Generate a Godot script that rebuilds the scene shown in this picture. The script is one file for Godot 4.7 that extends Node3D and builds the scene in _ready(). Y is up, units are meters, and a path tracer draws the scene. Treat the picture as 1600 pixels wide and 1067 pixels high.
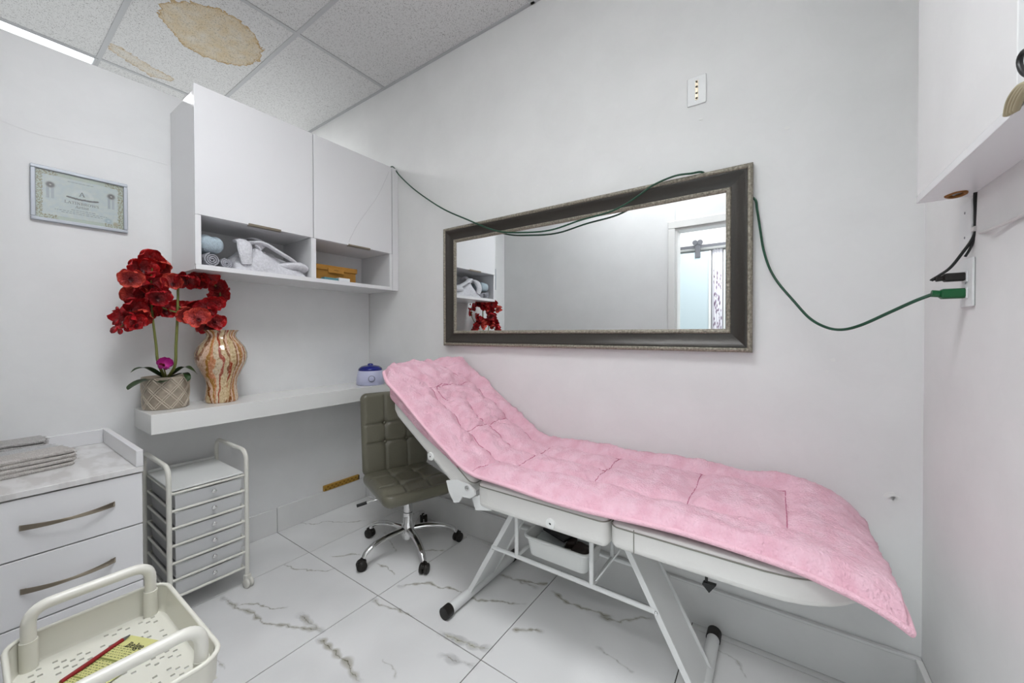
extends Node3D

# ---------------------------------------------------------------- measures
const H := 2.916          # ceiling
const W := 2.853          # inner width: partition (x = 0) to right wall
const WD := 1.724          # inner face of the wall with the doorway
const PT := 2.377         # top of the partitions
const CAM := Vector3(2.4716, 1.1944, 1.7198)
const FPX := 596.53
const CY := 526.365
var cr: Vector3
var cu: Vector3
var cf: Vector3
var rng := RandomNumberGenerator.new()
var used := {}
var mats := {}

# ---------------------------------------------------------------- relief of padded things
class Relief:
	var kind := ""
	var ph := 0.0
	var xs := []
	var zs := []

	func _init(k := "", p := 0.0, a := [], b := []) -> void:
		kind = k
		ph = p
		xs = a
		zs = b

	func h(x: float, z: float) -> float:
		match kind:
			"vinyl":
				return 0.002 * sin(x * 19.0) * sin(z * 13.0)
			"wavy":
				return 0.007 * sin(x * 60.0 + z * 30.0) + 0.004 * sin(z * 130.0)
			"pouch":
				return 0.006 * sin(x * 80.0) * cos(z * 60.0)
			"towel":
				return 0.0035 * sin(x * 40.0 + ph) * sin(z * 30.0 + ph) - 0.002
			"waterfall":
				return -0.008 * smoothstep(0.10, 0.2, x)
			"tufted":
				var d := 0.0
				for sx in xs:
					d -= 0.006 * exp(-((x - sx) ** 2) / 0.00006)
					for sz in zs:
						d -= 0.014 * exp(-((x - sx) ** 2 + (z - sz) ** 2) / 0.00045)
				for sz in zs:
					d -= 0.006 * exp(-((z - sz) ** 2) / 0.00006)
				return d - ph * smoothstep(0.10, 0.2, x)
		return 0.0

# ---------------------------------------------------------------- mesh builder
class MB:
	var v := PackedVector3Array()
	var n := PackedVector3Array()
	var uv := PackedVector2Array()
	var ix := PackedInt32Array()
	var xf := Transform3D.IDENTITY

	func vert(p: Vector3, nn: Vector3, t := Vector2.ZERO) -> int:
		v.append(xf * p)
		n.append((xf.basis * nn).normalized())
		uv.append(t)
		return v.size() - 1

	# a triangle whose front looks along the given direction (in world axes of the mesh)
	func tri_out(a: int, b: int, c: int, out: Vector3) -> void:
		if (v[b] - v[a]).cross(v[c] - v[a]).dot(out) > 0.0:
			ix.append_array(PackedInt32Array([a, c, b]))
		else:
			ix.append_array(PackedInt32Array([a, b, c]))

	func tri_n(a: int, b: int, c: int) -> void:
		tri_out(a, b, c, n[a] + n[b] + n[c])

	func quad_n(a: int, b: int, c: int, d: int) -> void:
		tri_n(a, b, c)
		tri_n(a, c, d)

	func face(a: Vector3, b: Vector3, c: Vector3, d: Vector3, out: Vector3) -> void:
		var i := vert(a, out, Vector2(0, 1))
		vert(b, out, Vector2(1, 1))
		vert(c, out, Vector2(1, 0))
		vert(d, out, Vector2(0, 0))
		quad_n(i, i + 1, i + 2, i + 3)

	func box(c: Vector3, s: Vector3, b := 0.002, turn := Basis.IDENTITY) -> void:
		var h := s * 0.5
		b = minf(b, minf(h.x, minf(h.y, h.z)) * 0.95)
		var id := {}
		for sx in [-1, 1]:
			for sy in [-1, 1]:
				for sz in [-1, 1]:
					var sg := Vector3(sx, sy, sz)
					for ax in 3:
						var p := Vector3(sx * (h.x - b), sy * (h.y - b), sz * (h.z - b))
						p[ax] = sg[ax] * h[ax]
						var nn := Vector3.ZERO
						nn[ax] = sg[ax]
						var t := Vector2(p.z, -p.y) if ax == 0 else Vector2(p.x, p.z) if ax == 1 else Vector2(p.x, -p.y)
						id[[sx, sy, sz, ax]] = vert(c + turn * p, turn * nn, t)
		for ax in 3:
			for s1 in [-1, 1]:
				var q := []
				for pr in [[-1, -1], [1, -1], [1, 1], [-1, 1]]:
					var k := [0, 0, 0, ax]
					k[ax] = s1
					k[(ax + 1) % 3] = pr[0]
					k[(ax + 2) % 3] = pr[1]
					q.append(id[k])
				quad_n(q[0], q[1], q[2], q[3])
		for ax in 3:
			var a1 := (ax + 1) % 3
			var a2 := (ax + 2) % 3
			for s1 in [-1, 1]:
				for s2 in [-1, 1]:
					var k := [0, 0, 0, 0]
					k[a1] = s1
					k[a2] = s2
					var q := []
					for e in [[-1, a1], [1, a1], [1, a2], [-1, a2]]:
						k[ax] = e[0]
						k[3] = e[1]
						q.append(id[k.duplicate()])
					quad_n(q[0], q[1], q[2], q[3])
		for sx in [-1, 1]:
			for sy in [-1, 1]:
				for sz in [-1, 1]:
					tri_n(id[[sx, sy, sz, 0]], id[[sx, sy, sz, 1]], id[[sx, sy, sz, 2]])

	# box given by its two corners
	func bx(x0: float, y0: float, z0: float, x1: float, y1: float, z1: float, b := 0.002) -> void:
		box(Vector3(x0 + x1, y0 + y1, z0 + z1) * 0.5, Vector3(absf(x1 - x0), absf(y1 - y0), absf(z1 - z0)), b)

	func tube(pts: Array, r, sides := 10, closed := false, caps := true, squash := 1.0) -> void:
		var m := pts.size()
		var base := v.size()
		var tg := []
		for i in m:
			var a: Vector3 = pts[(i - 1 + m) % m] if closed or i > 0 else pts[0]
			var b: Vector3 = pts[(i + 1) % m] if closed or i < m - 1 else pts[m - 1]
			tg.append((b - a).normalized())
		var up := Vector3.UP if absf(tg[0].y) < 0.9 else Vector3.RIGHT
		var s: Vector3 = tg[0].cross(up).normalized()
		for i in m:
			s = (s - tg[i] * s.dot(tg[i])).normalized()
			var u: Vector3 = s.cross(tg[i])
			var rr: float = r[i] if r is Array else r
			for k in sides + 1:
				var a := TAU * k / sides
				var d: Vector3 = s * cos(a) + u * sin(a) * squash
				vert(pts[i] + d * rr, s * cos(a) + u * sin(a) / squash, Vector2(float(k) / sides, float(i) / maxf(m - 1, 1)))
		var loops := m if closed else m - 1
		for i in loops:
			var p := base + i * (sides + 1)
			var q := base + ((i + 1) % m) * (sides + 1)
			for k in sides:
				quad_n(p + k, p + k + 1, q + k + 1, q + k)
		if caps and not closed:
			for e in [0, m - 1]:
				var d: Vector3 = -tg[0] if e == 0 else tg[m - 1]
				var c := vert(pts[e], d)
				for k in sides:
					var o: int = base + e * (sides + 1) + k
					var i1 := v.size()
					v.append(v[o])
					v.append(v[o + 1])
					n.append(n[c])
					n.append(n[c])
					uv.append(Vector2.ZERO)
					uv.append(Vector2.ZERO)
					tri_n(c, i1, i1 + 1)

	func bar(a: Vector3, b: Vector3, r: float, sides := 10) -> void:
		tube([a, b], r, sides)

	# flat bar: a box from a to b with a section w x t, w lying along the given side direction
	func flat(a: Vector3, b: Vector3, side: Vector3, w: float, t: float, bev := 0.0015) -> void:
		var d := (b - a).normalized()
		side = (side - d * side.dot(d)).normalized()
		box((a + b) * 0.5, Vector3(w, (b - a).length(), t), bev, Basis(side, d, side.cross(d)))

	func lathe(prof: Array, seg := 32, arc := TAU) -> void:
		var m := prof.size()
		var nrm := []
		for i in m - 1:
			var d: Vector2 = (prof[i + 1] - prof[i]).normalized()
			nrm.append(Vector2(d.y, -d.x))
		var len_ := 0.0
		for i in m - 1:
			var n0: Vector2 = nrm[i]
			var n1: Vector2 = nrm[i]
			if i > 0 and nrm[i - 1].dot(nrm[i]) > 0.6:
				n0 = (nrm[i - 1] + nrm[i]).normalized()
			if i < m - 2 and nrm[i + 1].dot(nrm[i]) > 0.6:
				n1 = (nrm[i + 1] + nrm[i]).normalized()
			var l1: float = len_ + (prof[i + 1] - prof[i]).length()
			var b := v.size()
			for k in seg + 1:
				var a := arc * k / seg
				var c := Vector3(cos(a), 0, sin(a))
				vert(c * prof[i].x + Vector3.UP * prof[i].y, c * n0.x + Vector3.UP * n0.y, Vector2(float(k) / seg, len_))
				vert(c * prof[i + 1].x + Vector3.UP * prof[i + 1].y, c * n1.x + Vector3.UP * n1.y, Vector2(float(k) / seg, l1))
			for k in seg:
				quad_n(b + k * 2, b + k * 2 + 1, b + k * 2 + 3, b + k * 2 + 2)
			len_ = l1

	# smooth surface through rows of points; flip turns its front
	func grid(rows: Array, flip := false, us := 1.0, vs := 1.0) -> void:
		var a := rows.size()
		var b: int = rows[0].size()
		var base := v.size()
		for i in a:
			for j in b:
				var du: Vector3 = rows[mini(i + 1, a - 1)][j] - rows[maxi(i - 1, 0)][j]
				var dv: Vector3 = rows[i][mini(j + 1, b - 1)] - rows[i][maxi(j - 1, 0)]
				var nn := du.cross(dv)
				if nn.length_squared() < 1e-16:
					nn = Vector3.UP
				nn = nn.normalized() * (-1.0 if flip else 1.0)
				vert(rows[i][j], nn, Vector2(us * i / (a - 1), vs * j / (b - 1)))
		for i in a - 1:
			for j in b - 1:
				var p := base + i * b + j
				quad_n(p, p + 1, p + b + 1, p + b)

	# a flat shape pushed along z from z0 to z1
	func prism(poly: PackedVector2Array, z0: float, z1: float) -> void:
		var t := Geometry2D.triangulate_polygon(poly)
		for e in [[z0, Vector3.FORWARD], [z1, Vector3.BACK]]:
			var b := v.size()
			for p in poly:
				vert(Vector3(p.x, p.y, e[0]), e[1], p)
			for k in range(0, t.size(), 3):
				tri_n(b + t[k], b + t[k + 1], b + t[k + 2])
		var area := 0.0
		for k in poly.size():
			area += poly[k].cross(poly[(k + 1) % poly.size()])
		for k in poly.size():
			var p := poly[k]
			var q := poly[(k + 1) % poly.size()]
			var d := (q - p).normalized() * signf(area)
			var o := Vector3(d.y, -d.x, 0)
			var i := vert(Vector3(p.x, p.y, z0), o)
			vert(Vector3(q.x, q.y, z0), o)
			vert(Vector3(q.x, q.y, z1), o)
			vert(Vector3(p.x, p.y, z1), o)
			quad_n(i, i + 1, i + 2, i + 3)

	# a padded slab lying in xz, centre at the origin: half sizes, thickness, edge radius, plan corner radii at -x and +x
	func pillow(hx: float, hz: float, t: float, r: float, ra: float, rb: float, nx: int, nz: int, top: Relief = null, bottom: Relief = null) -> void:
		var xs := _ticks(hx, r, nx)
		var zs := _ticks(hz, r, nz)
		for side in [1.0, -1.0]:
			var rows := []
			for x in xs:
				var row := []
				for z in zs:
					var px: float = x
					var pz: float = z
					var R := rb if x > 0.0 else ra
					R = maxf(R, 0.002)
					var q := Vector2(absf(x) - (hx - R), absf(z) - (hz - R))
					var d := minf(hx - absf(x), hz - absf(z))
					if q.x > 0.0 and q.y > 0.0:
						var m := maxf(q.x, q.y)
						q = q.normalized() * m
						px = signf(x) * (hx - R + q.x)
						pz = signf(z) * (hz - R + q.y)
						d = R - m
					d = clampf(d, 0.0, r)
					var y: float = side * (t * 0.5 - r + sqrt(maxf(r * r - (r - d) * (r - d), 0.0)))
					if r < t * 0.5 and d <= 0.0:
						y = side * (t * 0.5 - r)
					var f: Relief = top if side > 0.0 else bottom
					if f:
						y += f.h(px, pz) * smoothstep(0.0, r, d + 1e-5)
					row.append(Vector3(px, y, pz))
				rows.append(row)
			grid(rows, side > 0.0, hx * 2.0, hz * 2.0)
		if r < t * 0.5 - 1e-4:
			var ring := []
			for k in zs.size():
				ring.append(Vector2(-hx, zs[k]))
			for k in xs.size():
				ring.append(Vector2(xs[k], hz))
			for k in zs.size():
				ring.append(Vector2(hx, zs[zs.size() - 1 - k]))
			for k in xs.size():
				ring.append(Vector2(xs[xs.size() - 1 - k], -hz))
			var hh := t * 0.5 - r
			var b := v.size()
			for p in ring:
				var R := maxf(rb if p.x > 0.0 else ra, 0.002)
				var q := Vector2(absf(p.x) - (hx - R), absf(p.y) - (hz - R))
				var o: Vector2 = p
				var nn := Vector2(signf(p.x), 0) if hx - absf(p.x) < hz - absf(p.y) else Vector2(0, signf(p.y))
				if q.x > 0.0 and q.y > 0.0:
					q = q.normalized()
					nn = Vector2(signf(p.x) * q.x, signf(p.y) * q.y)
					o = Vector2(signf(p.x) * (hx - R), signf(p.y) * (hz - R)) + nn * R
				vert(Vector3(o.x, -hh, o.y), Vector3(nn.x, 0, nn.y))
				vert(Vector3(o.x, hh, o.y), Vector3(nn.x, 0, nn.y))
			var m := ring.size()
			for k in m:
				var a := b + k * 2
				var c := b + ((k + 1) % m) * 2
				if v[a].distance_to(v[c]) > 1e-6:
					quad_n(a, a + 1, c + 1, c)

	func _ticks(h: float, r: float, m: int) -> Array:
		var out := []
		var e := 5
		for k in e:
			out.append(-h + r * (1.0 - cos(PI * 0.5 * k / e)))
		for k in m + 1:
			out.append(lerpf(-h + r, h - r, float(k) / m))
		for k in e:
			out.append(h - r * (1.0 - cos(PI * 0.5 * (e - 1 - k) / e)))
		return out

	func mesh() -> ArrayMesh:
		var a := []
		a.resize(Mesh.ARRAY_MAX)
		a[Mesh.ARRAY_VERTEX] = v
		a[Mesh.ARRAY_NORMAL] = n
		a[Mesh.ARRAY_TEX_UV] = uv
		a[Mesh.ARRAY_INDEX] = ix
		var m := ArrayMesh.new()
		m.add_surface_from_arrays(Mesh.PRIMITIVE_TRIANGLES, a)
		return m

# ---------------------------------------------------------------- scene helpers
func numbered(called: String) -> String:
	if not used.has(called):
		used[called] = 0
		return called
	used[called] += 1
	return "%s_%03d" % [called, used[called]]

func put(mb: MB, called: String, m: Material, parent: Node = self) -> MeshInstance3D:
	var o := MeshInstance3D.new()
	o.mesh = mb.mesh()
	o.mesh.surface_set_material(0, m)
	o.name = numbered(called) if parent == self else called
	parent.add_child(o, true)
	return o

func same(mesh: Mesh, called: String, parent: Node, xf: Transform3D) -> MeshInstance3D:
	var o := MeshInstance3D.new()
	o.mesh = mesh
	o.name = numbered(called) if parent == self else called
	parent.add_child(o, true)
	o.transform = xf
	return o

func tag(o: Node, label: String, category: String, group := "") -> Node:
	o.set_meta("label", label)
	o.set_meta("category", category)
	if group != "":
		o.set_meta("group", group)
	return o

func thing(called: String, label: String, category: String, at := Vector3.ZERO, turn := 0.0, group := "") -> Node3D:
	var o := Node3D.new()
	o.name = numbered(called)
	add_child(o)
	o.position = at
	o.rotation.y = turn
	tag(o, label, category, group)
	return o

func struct_root(called: String) -> Node3D:
	var o := Node3D.new()
	o.name = numbered(called)
	add_child(o)
	o.set_meta("kind", "structure")
	return o

func struct(mb: MB, called: String, m: Material) -> MeshInstance3D:
	var o := put(mb, called, m)
	o.set_meta("kind", "structure")
	return o

# where the line of sight through a pixel of the photograph meets the plane axis = value
func at(px: float, py: float, axis: int, value: float) -> Vector3:
	var d := cf + cr * ((px - 800.0) / FPX) - cu * ((py - CY) / FPX)
	return CAM + d * ((value - CAM[axis]) / d[axis])

func spline(pts: Array, per := 8) -> Array:
	var out := []
	for i in pts.size() - 1:
		var p0: Vector3 = pts[maxi(i - 1, 0)]
		var p3: Vector3 = pts[mini(i + 2, pts.size() - 1)]
		for k in per:
			out.append(pts[i].cubic_interpolate(pts[i + 1], p0, p3, float(k) / per))
	out.append(pts[pts.size() - 1])
	return out

# a path of straight runs with rounded bends
func bent(pts: Array, r: float, per := 6) -> Array:
	var out := [pts[0]]
	for i in range(1, pts.size() - 1):
		var a: Vector3 = pts[i - 1] - pts[i]
		var b: Vector3 = pts[i + 1] - pts[i]
		var rr := minf(r, minf(a.length(), b.length()) * 0.49)
		var p: Vector3 = pts[i] + a.normalized() * rr
		var q: Vector3 = pts[i] + b.normalized() * rr
		for k in per + 1:
			var t := float(k) / per
			out.append(p.lerp(pts[i], t).lerp(pts[i].lerp(q, t), t))
	out.append(pts[pts.size() - 1])
	return out

# ---------------------------------------------------------------- materials
func mat(key: String, c := Color.WHITE, rough := 0.5, metal := 0.0) -> StandardMaterial3D:
	if mats.has(key):
		return mats[key]
	var m := StandardMaterial3D.new()
	m.resource_name = key
	m.albedo_color = c
	m.roughness = rough
	m.metallic = metal
	if c.a < 1.0:
		m.transparency = BaseMaterial3D.TRANSPARENCY_ALPHA
	mats[key] = m
	return m

func noise_tex(freq: float, size: int, seed_: int, octaves := 4, lo := 0.0, hi := 1.0, kind := FastNoiseLite.TYPE_SIMPLEX_SMOOTH) -> ImageTexture:
	var f := FastNoiseLite.new()
	f.noise_type = kind
	f.seed = seed_
	f.frequency = freq
	f.fractal_octaves = octaves
	var im := f.get_seamless_image(size, size)
	im.convert(Image.FORMAT_L8)
	var d := im.get_data()
	for k in d.size():
		d[k] = int(255.0 * lerpf(lo, hi, d[k] / 255.0))
	return ImageTexture.create_from_image(Image.create_from_data(size, size, false, Image.FORMAT_L8, d))

func tri(m: StandardMaterial3D, scale: float, world := true) -> StandardMaterial3D:
	m.uv1_triplanar = true
	m.uv1_world_triplanar = world
	m.uv1_scale = Vector3.ONE * scale
	return m

func bump(m: StandardMaterial3D, t: Texture2D, cm: float) -> StandardMaterial3D:
	m.heightmap_enabled = true
	m.heightmap_texture = t
	m.heightmap_scale = cm
	return m

func make_materials() -> void:
	var fine := noise_tex(0.03, 256, 3, 5)
	var coarse := noise_tex(0.012, 256, 4, 4, 0.975, 1.0)
	var paint := tri(bump(mat("wall paint", Color(0.935, 0.935, 0.93), 0.55), fine, 0.06), 0.9)
	paint.albedo_texture = coarse
	var paint2 := tri(bump(mat("partition paint", Color(0.935, 0.937, 0.935), 0.5), fine, 0.06), 0.9)
	paint2.albedo_texture = coarse
	mat("trim white", Color(0.93, 0.93, 0.92), 0.35)
	mat("cabinet white", Color(0.925, 0.925, 0.93), 0.22)
	mat("shelf white", Color(0.94, 0.94, 0.93), 0.15)
	mat("vinyl seam", Color(0.56, 0.56, 0.52), 0.6)
	mat("pot lattice", Color(0.79, 0.745, 0.68), 0.35)
	mat("grout", Color(0.35, 0.34, 0.32), 0.9)
	mat("tee", Color(0.735, 0.74, 0.745), 0.5)
	mat("chrome", Color(0.88, 0.88, 0.88), 0.08, 1.0)
	mat("nickel", Color(0.62, 0.58, 0.52), 0.3, 1.0)
	mat("black plastic", Color(0.05, 0.05, 0.05), 0.45)
	mat("caster rubber", Color(0.10, 0.085, 0.07), 0.5)
	mat("cream enamel", Color(0.90, 0.895, 0.86), 0.28)
	mat("bed enamel", Color(0.90, 0.905, 0.90), 0.3)
	mat("trolley plastic", Color(0.88, 0.875, 0.83), 0.35)
	mat("tub plastic", Color(0.91, 0.915, 0.905), 0.35)
	var vinyl := tri(bump(mat("white vinyl", Color(0.885, 0.88, 0.865), 0.38), noise_tex(0.02, 256, 9, 4), 0.15), 4.0, false)
	vinyl.clearcoat_enabled = true
	vinyl.clearcoat = 0.15
	vinyl.clearcoat_roughness = 0.3
	tri(bump(mat("grey leather", Color(0.43, 0.42, 0.36), 0.28), noise_tex(0.05, 256, 10, 4), 0.06), 6.0, false)
	mat("leather seam", Color(0.46, 0.45, 0.41), 0.6)
	mat("smoky drawer", Color(0.90, 0.905, 0.91, 0.86), 0.3, 0.0)
	mat("mirror silver", Color(0.93, 0.94, 0.94), 0.0, 1.0)
	var wood := tri(bump(mat("dark moulding", Color(0.225, 0.21, 0.19), 0.32), noise_tex(0.06, 256, 12, 4), 0.05), 3.0, false)
	wood.metallic = 0.15
	var silver := tri(bump(mat("silver leaf", Color(0.74, 0.71, 0.64), 0.42, 0.25), noise_tex(0.09, 256, 13, 4), 0.25), 5.0, false)
	silver.albedo_texture = noise_tex(0.06, 256, 14, 5, 0.55, 1.0)
	mat("green cord", Color(0.075, 0.28, 0.19), 0.45)
	mat("green plug", Color(0.03, 0.35, 0.18), 0.4)
	mat("outlet white", Color(0.91, 0.915, 0.915), 0.3)
	mat("brass", Color(0.60, 0.45, 0.22), 0.4, 0.8)
	mat("raw wood", Color(0.55, 0.36, 0.16), 0.8)
	mat("white cable", Color(0.86, 0.85, 0.84), 0.5)
	mat("beige cable", Color(0.66, 0.62, 0.50), 0.5)
	mat("silver frame", Color(0.74, 0.76, 0.79), 0.35, 0.3)
	mat("clear pane", Color(1, 1, 1, 0.06), 0.02, 0.0)
	mat("ink", Color(0.11, 0.11, 0.10), 0.7)
	var cb := tri(bump(mat("cardboard", Color(0.70, 0.50, 0.20), 0.8), fine, 0.05), 5.0)
	cb.albedo_texture = noise_tex(0.02, 128, 15, 3, 0.9, 1.0)
	mat("cardboard edge", Color(0.50, 0.35, 0.14), 0.85)
	mat("teal print", Color(0.35, 0.56, 0.60), 0.5)
	mat("white card", Color(0.91, 0.92, 0.93), 0.5)
	var terry := noise_tex(0.11, 256, 20, 3)
	var cloth := [["robe cloth", Color(0.94, 0.94, 0.96)], ["pale blue towel", Color(0.76, 0.83, 0.87)], ["grey towel", Color(0.73, 0.73, 0.76)], ["stone towel", Color(0.83, 0.81, 0.79)], ["greige towel", Color(0.78, 0.77, 0.76)], ["silver towel", Color(0.82, 0.82, 0.82)]]
	for c in cloth:
		var m := tri(bump(mat(c[0], c[1], 0.95), terry, 0.35), 7.0, false)
		m.rim_enabled = true
		m.rim = 0.3
		m.albedo_texture = noise_tex(0.07, 128, 21, 3, 0.86, 1.0)
	var plush := tri(bump(mat("pink plush", Color(0.93, 0.768, 0.82), 0.95), noise_tex(0.10, 512, 30, 4), 0.55), 2.2)
	plush.albedo_texture = pink_tex()
	plush.rim_enabled = true
	plush.rim = 0.3
	plush.rim_tint = 0.6
	var pipe := tri(bump(mat("pink piping", Color(0.94, 0.755, 0.81), 0.8), noise_tex(0.10, 256, 31, 2), 0.2), 9.0)
	pipe.rim_enabled = true
	pipe.rim = 0.4
	mat("pink thread", Color(0.74, 0.42, 0.52), 0.9)
	mat("wax lid blue", Color(0.09, 0.13, 0.52, 0.93), 0.12)
	mat("wax body", Color(0.80, 0.81, 0.92), 0.3)
	mat("dial ring", Color(0.50, 0.52, 0.60), 0.3, 0.4)
	mat("magenta bloom", Color(0.72, 0.16, 0.55), 0.6)
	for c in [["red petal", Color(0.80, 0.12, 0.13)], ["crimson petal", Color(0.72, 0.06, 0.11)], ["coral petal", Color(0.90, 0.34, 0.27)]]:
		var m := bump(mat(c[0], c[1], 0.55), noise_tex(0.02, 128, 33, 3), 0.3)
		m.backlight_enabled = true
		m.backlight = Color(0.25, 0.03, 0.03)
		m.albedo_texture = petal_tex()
	mat("flower heart", Color(0.33, 0.02, 0.05), 0.5)
	mat("stem green", Color(0.44, 0.46, 0.22), 0.6)
	mat("leaf green", Color(0.16, 0.25, 0.12), 0.35)
	mat("moss", Color(0.20, 0.22, 0.12), 0.95)
	var pot := tri(mat("pot clay", Color(0.72, 0.67, 0.60), 0.4), 5.0)
	pot.albedo_texture = noise_tex(0.05, 128, 36, 4, 0.8, 1.0)
	mat("gold strip", Color(0.72, 0.56, 0.24), 0.45, 0.25)
	mat("red pencil", Color(0.55, 0.06, 0.09), 0.4)
	mat("frosted glass", Color(0.80, 0.86, 0.88), 0.25)
	mat("steel", Color(0.5, 0.5, 0.52), 0.3, 0.9)
	mat("dark compact", Color(0.10, 0.10, 0.11), 0.25)
	mat("brown pouch", Color(0.17, 0.12, 0.10), 0.6)
	mat("clear box", Color(0.85, 0.88, 0.88, 0.35), 0.1, 0.0)
	var lit := mat("lamp diffuser", Color(0.95, 0.97, 1.0), 0.4)
	lit.emission_enabled = true
	lit.emission = Color(0.96, 0.98, 1.0)
	lit.emission_energy_multiplier = 1.6
	var vs := mat("vase glass", Color.WHITE, 0.08)
	vs.albedo_texture = vase_tex()
	vs.clearcoat_enabled = true
	vs.clearcoat = 0.8
	vs.clearcoat_roughness = 0.03
	var ct := mat("counter laminate", Color(0.90, 0.895, 0.89), 0.25)
	ct.albedo_texture = streak_tex(Color(1, 1, 1), Color(0.93, 0.925, 0.92), 40)
	var fr := mat("marble tile", Color.WHITE, 0.06)
	fr.albedo_texture = floor_tex()
	var bt := mat("baseboard tile", Color(0.92, 0.92, 0.915), 0.15)
	bt.albedo_texture = coarse
	tri(bt, 1.2)
	var tl := mat("ceiling tile", Color.WHITE, 0.95)
	var pits := tile_image(512, 512, 11)
	tl.albedo_texture = ImageTexture.create_from_image(pits)
	var st := mat("stained ceiling tile", Color.WHITE, 0.95)
	st.albedo_texture = ImageTexture.create_from_image(stained_image())
	mat("certificate paper", Color(0.92, 0.93, 0.94), 0.5).albedo_texture = certificate_tex()
	mat("price sheet", Color.WHITE, 0.6).albedo_texture = sheet_tex()
	mat("floral print", Color.WHITE, 0.6).albedo_texture = floral_tex()

func pink_tex() -> ImageTexture:
	var a := FastNoiseLite.new()
	a.seed = 41
	a.frequency = 0.012
	a.fractal_octaves = 4
	var im := a.get_seamless_image(512, 512)
	im.convert(Image.FORMAT_RGB8)
	var d := im.get_data()
	for k in range(0, d.size(), 3):
		var t: float = smoothstep(0.25, 0.75, d[k] / 255.0)
		d[k] = int(lerpf(246, 255, t))
		d[k + 1] = int(lerpf(232, 255, t))
		d[k + 2] = int(lerpf(236, 255, t))
	return ImageTexture.create_from_image(Image.create_from_data(512, 512, false, Image.FORMAT_RGB8, d))

# petals: a deep heart, fine veins running outwards and a paler ruffled rim, as dyed cloth petals have
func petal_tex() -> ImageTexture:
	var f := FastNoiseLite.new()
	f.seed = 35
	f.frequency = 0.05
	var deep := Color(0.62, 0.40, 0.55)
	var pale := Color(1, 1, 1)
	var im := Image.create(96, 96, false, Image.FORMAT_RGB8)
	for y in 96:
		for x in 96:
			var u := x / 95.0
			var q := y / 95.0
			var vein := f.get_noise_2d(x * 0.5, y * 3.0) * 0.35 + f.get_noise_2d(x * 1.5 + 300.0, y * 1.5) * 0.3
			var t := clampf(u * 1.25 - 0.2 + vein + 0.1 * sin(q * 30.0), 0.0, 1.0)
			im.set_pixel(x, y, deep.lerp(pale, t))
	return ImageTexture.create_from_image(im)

func streak_tex(a: Color, b: Color, seed_: int) -> ImageTexture:
	var f := FastNoiseLite.new()
	f.seed = seed_
	f.frequency = 0.03
	f.fractal_octaves = 4
	var im := f.get_seamless_image(256, 64)
	im.resize(1024, 64, Image.INTERPOLATE_CUBIC)
	im.convert(Image.FORMAT_RGB8)
	for y in 64:
		for x in 1024:
			im.set_pixel(x, y, a.lerp(b, smoothstep(0.35, 0.75, im.get_pixel(x, y).r)))
	return ImageTexture.create_from_image(im)

func vase_tex() -> ImageTexture:
	var f := FastNoiseLite.new()
	f.seed = 51
	f.frequency = 0.01
	f.fractal_octaves = 4
	var im := Image.create(768, 384, false, Image.FORMAT_RGB8)
	var cols := [Color(0.80, 0.70, 0.54), Color(0.62, 0.24, 0.14), Color(0.84, 0.76, 0.64), Color(0.80, 0.52, 0.36), Color(0.66, 0.46, 0.20), Color(0.86, 0.72, 0.62), Color(0.52, 0.30, 0.14)]
	var wid := [0.20, 0.11, 0.22, 0.12, 0.12, 0.15, 0.08]
	for y in 384:
		for x in 768:
			var u := fposmod(x / 768.0 * 5.0 + f.get_noise_2d(x * 0.5, y * 0.28) * 0.5, 1.0)
			var acc := 0.0
			var c: Color = cols[0]
			for k in 7:
				acc += wid[k]
				if u < acc:
					var nx: Color = cols[(k + 1) % 7]
					c = cols[k].lerp(nx, smoothstep(acc - 0.025, acc, u))
					break
			var g := f.get_noise_2d(x * 6.0, y * 6.0 + 900.0)
			c = c.lerp(Color(0.96, 0.90, 0.74), clampf((g - 0.15) * 1.6, 0.0, 0.6))
			c = c.lerp(Color(0.45, 0.30, 0.08), clampf((-g - 0.2) * 1.2, 0.0, 0.5))
			im.set_pixel(x, y, c)
	return ImageTexture.create_from_image(im)

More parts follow.
